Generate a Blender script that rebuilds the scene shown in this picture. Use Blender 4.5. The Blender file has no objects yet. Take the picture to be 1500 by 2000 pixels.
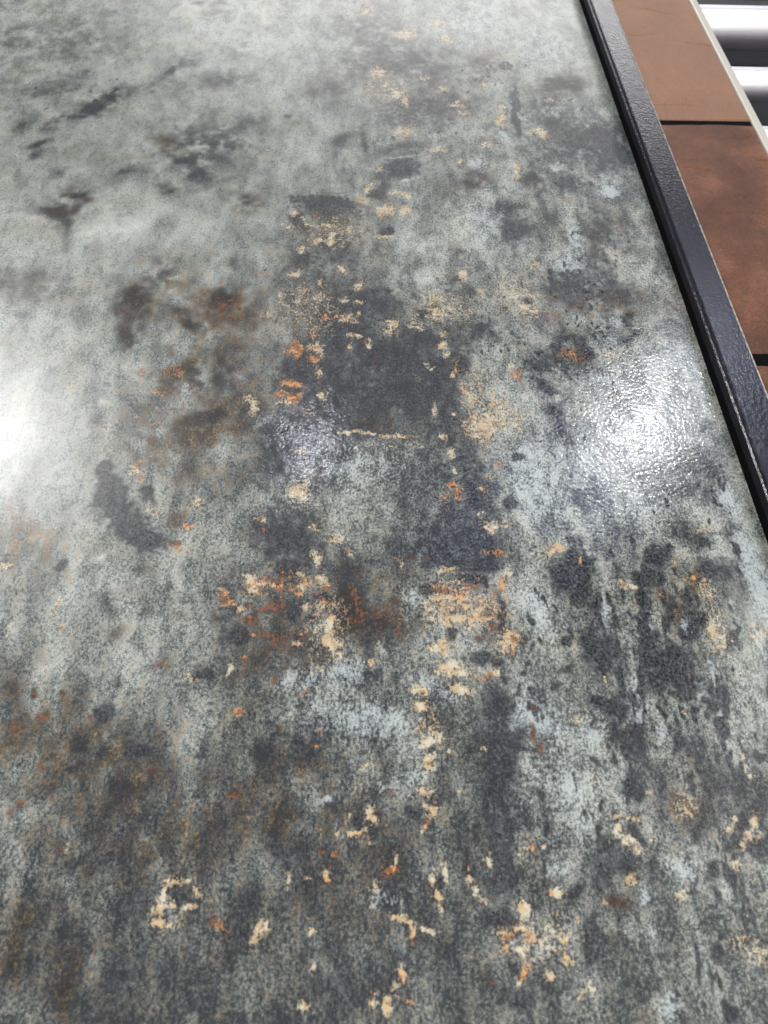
import bpy, math, random
import numpy as np
from mathutils import Matrix, Vector, noise as mnoise

# ------------------------------------------------------------------ camera
sc = bpy.context.scene
col = sc.collection
PITCH, YAW, ROLL, EYE = math.radians(57.0944), math.radians(-4.5009), math.radians(3.3937), 0.5
fw = Vector((-math.sin(YAW)*math.cos(PITCH), math.cos(YAW)*math.cos(PITCH), -math.sin(PITCH)))
rt = Vector((math.cos(YAW), math.sin(YAW), 0)); up = rt.cross(fw)
c_, s_ = math.cos(ROLL), math.sin(ROLL)
rt2, up2 = c_*rt + s_*up, -s_*rt + c_*up
cd = bpy.data.cameras.new("camera"); cam = bpy.data.objects.new("camera", cd); col.objects.link(cam)
cam.matrix_world = Matrix(((rt2.x, up2.x, -fw.x, 0), (rt2.y, up2.y, -fw.y, 0), (rt2.z, up2.z, -fw.z, EYE), (0, 0, 0, 1)))
cd.sensor_fit = 'HORIZONTAL'; cd.sensor_width = 36; cd.lens = 36
cd.clip_start = 0.01; cd.clip_end = 200
cd.dof.use_dof = True; cd.dof.focus_distance = 0.66; cd.dof.aperture_fstop = 11.0
sc.camera = cam

# ------------------------------------------------------------------ light: a showroom with rows of ceiling lamps, and added fill panels
w = bpy.data.worlds.new("World"); sc.world = w; w.use_nodes = True
bg = w.node_tree.nodes["Background"]
bg.inputs[0].default_value = (0.74, 0.78, 1.0, 1); bg.inputs[1].default_value = 0.10
sc.view_settings.view_transform = 'Standard'; sc.view_settings.look = 'None'
sc.view_settings.exposure = 0.17; sc.view_settings.gamma = 1.0

def lamp(name, loc, sx, sy, power, color, rotz=0.0, shape='RECTANGLE', spread=math.pi):
    d = bpy.data.lights.new(name, 'AREA'); d.shape = shape; d.size = sx
    if shape in ('RECTANGLE', 'ELLIPSE'): d.size_y = sy
    d.energy = power; d.color = color; d.spread = spread
    o = bpy.data.objects.new(name, d); col.objects.link(o)
    o.location = loc; o.rotation_euler = (0, 0, rotz)
    return o
WARM, COOL, NEUT = (1.0, 0.93, 0.86), (0.62, 0.71, 1.0), (1.0, 0.98, 0.97)
lamp("ceiling_lamp", (1.12, 1.86, 1.8), 0.09, 0, 4.8, WARM, shape='DISK')
lamp("ceiling_or_fill_panel", (1.22, 1.95, 1.84), 1.30, 0.40, 7.0, COOL, math.radians(39))
lamp("ceiling_lamp", (-0.15, 1.79, 1.8), 0.08, 0, 1.3, WARM, shape='DISK')
lamp("ceiling_or_fill_panel", (-0.15, 1.78, 1.84), 0.30, 0.14, 1.5, COOL, math.radians(39))
lamp("ceiling_or_fill_panel", (0.39, 1.40, 1.84), 0.30, 0.12, 0.6, COOL, math.radians(39))
lamp("ceiling_lamp", (-1.36, 1.86, 1.8), 0.36, 0, 36.0, NEUT, shape='DISK')
lamp("ceiling_or_fill_panel", (0.9, 5.75, 1.84), 4.2, 1.4, 185.0, NEUT)
lamp("ceiling_or_fill_panel", (2.0, 0.65, 1.84), 1.3, 1.0, 24.0, NEUT)  # unseen panel added to brighten the roller tops
for x_ in (-1.35, -0.15, 1.1):
    lamp("ceiling_or_fill_panel", (x_, -1.6, 1.84), 0.8, 0.6, 44.0, NEUT)  # unseen row behind the camera, added for diffuse fill

# ------------------------------------------------------------------ helpers
def tag(o, label=None, cat=None, group=None, kind=None):
    if label: o['label'] = label
    if cat: o['category'] = cat
    if group: o['group'] = group
    if kind: o['kind'] = kind
    return o

def obj(name, verts, faces, mat, parent=None, smooth=False):
    me = bpy.data.meshes.new(name); me.from_pydata(verts, [], faces); me.update()
    me.materials.append(mat)
    if smooth: me.polygons.foreach_set('use_smooth', [True]*len(me.polygons))
    o = bpy.data.objects.new(name, me); col.objects.link(o)
    if parent: o.parent = parent
    return o

def empty(name, loc):
    o = bpy.data.objects.new(name, None); o.location = loc; col.objects.link(o); return o

def extrude_y(profile, y0, y1, wobble=None, step=None):
    """closed (x,z) profile swept along y"""
    n = len(profile); ys = [y0, y1] if not step else list(np.linspace(y0, y1, max(2, int((y1-y0)/step))))
    V, F = [], []
    for y in ys:
        for (x, z) in profile: V.append((x, y, z))
    for k in range(len(ys)-1):
        for i in range(n):
            a, b = k*n+i, k*n+(i+1) % n
            F.append((a, a+n, b+n, b))
    F.append(tuple(range(n))); F.append(tuple(reversed(range((len(ys)-1)*n, len(ys)*n))))
    return V, F

class NT:
    def __init__(s, name):
        s.m = bpy.data.materials.new(name); s.m.use_nodes = True
        s.t = s.m.node_tree; s.b = s.t.nodes["Principled BSDF"]
    def n(s, typ, **kw):
        nd = s.t.nodes.new(typ)
        for k, v in kw.items(): setattr(nd, k, v)
        return nd
    def l(s, a, b): s.t.links.new(a, b)
    def val(s, sock, v):
        if hasattr(v, 'is_output'): s.l(v, sock)
        else: sock.default_value = v
    def math(s, op, a, b=0.0, c=None, clamp=False):
        nd = s.n('ShaderNodeMath', operation=op); nd.use_clamp = clamp
        s.val(nd.inputs[0], a); s.val(nd.inputs[1], b)
        if c is not None: s.val(nd.inputs[2], c)
        return nd.outputs[0]
    def noise(s, vec, scale, detail=4, rough=0.5, dist=0.0):
        nd = s.n('ShaderNodeTexNoise'); s.l(vec, nd.inputs['Vector'])
        nd.inputs['Scale'].default_value = scale; nd.inputs['Detail'].default_value = detail
        nd.inputs['Roughness'].default_value = rough; nd.inputs['Distortion'].default_value = dist
        return nd.outputs[0]
    def step(s, x, lo, hi, a=0.0, b=1.0):
        nd = s.n('ShaderNodeMapRange', interpolation_type='SMOOTHSTEP')
        s.val(nd.inputs[0], x); nd.inputs[1].default_value = lo; nd.inputs[2].default_value = hi
        nd.inputs[3].default_value = a; nd.inputs[4].default_value = b
        return nd.outputs[0]
    def mix(s, f, a, b, blend='MIX'):
        nd = s.n('ShaderNodeMix', data_type='RGBA', blend_type=blend)
        s.val(nd.inputs[0], f); s.val(nd.inputs[6], a if hasattr(a, 'is_output') else (*a, 1)); s.val(nd.inputs[7], b if hasattr(b, 'is_output') else (*b, 1))
        return nd.outputs[2]
    def ramp(s, x, stops):
        nd = s.n('ShaderNodeValToRGB'); s.l(x, nd.inputs[0]); e = nd.color_ramp.elements
        while len(e) < len(stops): e.new(0.5)
        for k, (p, c) in enumerate(stops): e[k].position = p; e[k].color = (*c, 1)
        return nd.outputs[0]
    def bump(s, h, strength, dist, nrm=None):
        nd = s.n('ShaderNodeBump'); s.l(h, nd.inputs['Height'])
        s.val(nd.inputs['Strength'], strength); nd.inputs['Distance'].default_value = dist
        if nrm is not None: s.l(nrm, nd.inputs['Normal'])
        return nd.outputs[0]
    def pos(s): return s.n('ShaderNodeTexCoord').outputs['Object']

# ------------------------------------------------------------------ materials
TONE = [(0.12, (0.018, 0.020, 0.023)), (0.31, (0.050, 0.055, 0.055)), (0.5, (0.142, 0.158, 0.146)),
        (0.68, (0.315, 0.342, 0.318)), (0.90, (0.570, 0.592, 0.552))]

def slab_material():
    S = NT("weathered_stone"); P = S.pos()
    def attr(name):
        a = S.n('ShaderNodeAttribute', attribute_name=name); sp = S.n('ShaderNodeSeparateColor'); S.l(a.outputs['Color'], sp.inputs[0])
        return sp.outputs[0], sp.outputs[1], sp.outputs[2], a.outputs['Alpha']
    L, K, Cc, G = attr("tone"); W, O, Rr, B = attr("stain"); SM = attr("calm")[0]
    mp = S.n('ShaderNodeMapping'); S.l(P, mp.inputs[0]); mp.inputs['Scale'].default_value = (1.0, 0.52, 1.0); Q = mp.outputs[0]
    big = S.step(S.noise(Q, 42, 9, 0.62, 0.3), 0.28, 0.72)        # cloudy patches, 3 cm and less
    mid = S.step(S.noise(Q, 130, 9, 0.68, 0.3), 0.27, 0.73)      # ragged outlines
    mid2 = S.step(S.noise(P, 175, 9, 0.70, 0.4), 0.27, 0.73)
    mp2 = S.n('ShaderNodeMapping'); S.l(P, mp2.inputs[0]); mp2.inputs['Scale'].default_value = (1.0, 0.72, 1.0)
    grain = S.step(S.noise(mp2.outputs[0], 520, 6, 0.76), 0.32, 0.68)         # the printed grain of the glaze
    fine = S.step(S.noise(P, 1050, 3, 0.7), 0.3, 0.7)
    cen = lambda x, k: S.math('MULTIPLY', S.math('SUBTRACT', x, 0.5), k)
    add = lambda *a: a[0] if len(a) == 1 else S.math('ADD', a[0], add(*a[1:]))
    calm = S.math('MULTIPLY', S.math('MULTIPLY', S.step(L, 0.55, 0.95, 1.0, 0.6), S.step(L, 0.15, 0.45, 0.95, 1.0)), S.math('SUBTRACT', 1.0, S.math('MULTIPLY', SM, 0.62)))  # SM calms the grain: smooth patches, and far haze painted in
    t = add(L, S.math('MULTIPLY', add(cen(big, 0.34), cen(mid, 0.36), cen(grain, 0.52), cen(fine, 0.36)), calm))
    c = S.ramp(S.math('ADD', t, 0.0, clamp=True), TONE)
    # warm and cool casts of the print
    hue = S.noise(P, 22, 6, 0.6)
    c = S.mix(S.step(hue, 0.45, 0.65, 0, 0.7), c, (1.0, 0.955, 0.86), 'MULTIPLY')
    c = S.mix(S.step(add(B, cen(mid, 1.0), cen(grain, .9), cen(fine, .4)), 0.18, 0.78, 0, 0.95), c, (0.62, 0.43, 0.29), 'MULTIPLY')
    cool = S.step(add(Cc, cen(mid, 0.5), cen(grain, 0.6)), 0.28, 0.85, 0, 0.75)
    c = S.mix(cool, c, (0.42, 0.475, 0.465))
    rust_f = S.step(S.noise(P, 95, 8, 0.65), 0.62, 0.72, 0, 1)
    k = S.step(add(S.math('MULTIPLY', K, 1.45), cen(mid2, 0.72), cen(grain, 0.62), cen(fine, .25)), 0.44, 0.74)
    dark = S.mix(S.step(add(S.math('MULTIPLY', grain, .7), S.math('MULTIPLY', mid, .45), cen(fine, .5)), 0.35, 1.20), (0.012, 0.012, 0.016), (0.105, 0.115, 0.113))
    c = S.mix(S.math('MULTIPLY', k, 0.93), c, dark)
    r = S.step(add(Rr, cen(mid, .75), cen(grain, 0.6)), 0.38, 0.66, 0, 0.85)
    r = S.math('MULTIPLY', r, S.step(Rr, 0.06, 0.30)); c = S.mix(r, c, S.mix(S.step(mid2, 0.42, 0.62), (0.045, 0.026, 0.020), (0.17, 0.070, 0.032)))
    wv = S.step(add(W, cen(mid2, .95), cen(grain, 0.9), cen(fine, .4)), 0.22, 0.92, 0, 0.90)
    cream = S.mix(S.step(mid, 0.40, 0.62), (0.52, 0.385, 0.22), (0.55, 0.505, 0.375))
    cream = S.mix(S.step(add(grain, cen(mid2, -.8)), 0.75, 1.1, 0, .7), cream, (0.30, 0.16, 0.075))
    wv = S.math('MULTIPLY', wv, S.step(W, 0.06, 0.32)); c = S.mix(wv, c, cream)
    o = S.step(add(O, cen(mid, .9), cen(grain, 0.9), cen(fine, .3)), 0.36, 0.90, 0, 0.85)
    o = S.math('MULTIPLY', o, S.step(O, 0.06, 0.32)); c = S.mix(o, c, S.mix(S.step(mid2, 0.40, 0.60), (0.24, 0.090, 0.032), (0.55, 0.30, 0.125)))
    S.l(c, S.b.inputs['Base Color'])
    # relief: domed granules with fine cracks between, polished where the glaze is glossy
    vo = S.n('ShaderNodeTexVoronoi', feature='SMOOTH_F1'); S.l(P, vo.inputs['Vector']); vo.inputs['Scale'].default_value = 340
    vo.inputs['Smoothness'].default_value = 0.35
    dome = S.math('SUBTRACT', 1.0, S.math('MULTIPLY', vo.outputs['Distance'], vo.outputs['Distance']))
    soft = S.noise(P, 330, 2, 0.5)
    h = add(S.math('MULTIPLY', dome, 1.0), S.math('MULTIPLY', soft, 1.1))
    gl = S.step(add(G, cen(mid, 0.7), cen(big, .3), cen(mid2, .5)), 0.10, 0.75)
    S.l(S.bump(h, S.math('MULTIPLY', S.math('ADD', 0.25, S.math('MULTIPLY', gl, 0.75)), S.math('SUBTRACT', 1.0, S.math('MULTIPLY', SM, 1.6), clamp=True)), 0.000125), S.b.inputs['Normal'])
    S.l(S.math('SUBTRACT', S.math('SUBTRACT', 0.44, S.math('MULTIPLY', SM, 0.15)), S.math('MULTIPLY', S.math('MULTIPLY', gl, S.math('SUBTRACT', 1.0, SM)), 0.325)), S.b.inputs['Roughness'])
    S.b.inputs['Specular IOR Level'].default_value = 0.5
    return S.m

def frame_material():
    S = NT("powder_coated_metal"); P = S.pos()
    n = S.noise(P, 330, 2, 0.5); v = S.noise(P, 800, 2, 0.6)
    S.l(S.mix(S.step(S.noise(P, 60, 5, .6), .4, .7), (0.006, 0.0055, 0.011), (0.011, 0.010, 0.019)), S.b.inputs['Base Color'])
    S.l(S.bump(S.math('ADD', n, S.math('MULTIPLY', v, 0.35)), 1.0, 0.00032), S.b.inputs['Normal'])
    S.b.inputs['Roughness'].default_value = 0.23
    S.b.inputs['Specular IOR Level'].default_value = 0.6
    return S.m

def worn_material():
    S = NT("worn_edge_paint"); P = S.pos()
    S.l(S.mix(S.step(S.noise(P, 300, 5, .6), .35, .62), (0.16, 0.145, 0.14), (0.52, 0.48, 0.40)), S.b.inputs['Base Color'])
    S.b.inputs['Roughness'].default_value = 0.45
    return S.m

def tile_material(pale=0.0):
    S = NT("brown_slate_glaze"); P = S.pos()
    mp = S.n('ShaderNodeMapping'); S.l(P, mp.inputs[0]); mp.inputs['Scale'].default_value = (0.8, 1.1, 1)
    a = S.noise(P, 11, 9, 0.62, 0.1); g = S.noise(P, 420, 5, 0.65); st = S.noise(mp.outputs[0], 85, 10, .72, 0.35)
    c = S.ramp(S.math('ADD', a, S.math('MULTIPLY', S.math('SUBTRACT', g, .5), .35)),
               [(0.34, (0.080, 0.031, 0.015)), (0.5, (0.145, 0.057, 0.028)), (0.64, (0.25, 0.104, 0.052))])
    c = S.mix(S.step(st, .56, .70, 0, .6), c, (0.075, 0.040, 0.030))
    if pale: c = S.mix(pale, c, (0.40, 0.215, 0.125))  # paler mix stands in for lamp reflections washing out the far tile
    S.l(c, S.b.inputs['Base Color'])
    S.l(S.bump(S.math('ADD', S.math('MULTIPLY', g, 1.1), S.math('MULTIPLY', st, 1.5)), 1.0, 0.0017), S.b.inputs['Normal'])
    S.b.inputs['Roughness'].default_value = 0.38
    S.b.inputs['Specular IOR Level'].default_value = 0.42
    return S.m

def cream_material():
    S = NT("cream_edge_trim"); P = S.pos()
    S.l(S.mix(S.noise(P, 160, 5, .6), (0.55, 0.52, 0.44), (0.68, 0.655, 0.57)), S.b.inputs['Base Color'])
    S.b.inputs['Roughness'].default_value = 0.28
    return S.m

def steel_material():
    S = NT("brushed_steel"); P = S.pos()
    mp = S.n('ShaderNodeMapping'); S.l(P, mp.inputs[0]); mp.inputs['Scale'].default_value = (0.02, 1, 1)
    n = S.noise(mp.outputs[0], 900, 3, .6)
    S.l(S.mix(n, (0.66, 0.64, 0.65), (0.80, 0.79, 0.80)), S.b.inputs['Base Color'])
    S.b.inputs['Metallic'].default_value = 1.0
    S.l(S.step(n, .3, .7, .42, .5), S.b.inputs['Roughness'])
    return S.m

def black_material(name, a, b, rough=0.7):
    S = NT(name); P = S.pos()
    S.l(S.mix(S.noise(P, 90, 6, .6), a, b), S.b.inputs['Base Color']); S.b.inputs['Roughness'].default_value = rough
    return S.m

M_SLAB, M_FRAME, M_WORN, M_TILE = slab_material(), frame_material(), worn_material(), tile_material()
M_CREAM, M_STEEL = cream_material(), steel_material()
M_TRAY = black_material("black_tray", (0.006, 0.006, 0.007), (0.014, 0.014, 0.016))
M_SIDE = black_material("matte_black_side", (0.006, 0.006, 0.009), (0.012, 0.011, 0.016), .55); M_SIDE.node_tree.nodes['Principled BSDF'].inputs['Specular IOR Level'].default_value = 0.16
M_GAP = black_material("black_gap_fill", (0.003, 0.003, 0.004), (0.006, 0.006, 0.007), .9); M_GAP.node_tree.nodes['Principled BSDF'].inputs['Specular IOR Level'].default_value = 0.05
M_FLOOR = black_material("dark_counter", (0.006, 0.006, 0.008), (0.012, 0.012, 0.015), .6)

# ------------------------------------------------------------------ floor: the dark counter everything stands on
tag(obj("floor", [(-4, -2, -0.09), (4, -2, -0.09), (4, 8, -0.09), (-4, 8, -0.09)], [(0, 1, 2, 3)], M_FLOOR), kind='structure')

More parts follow.
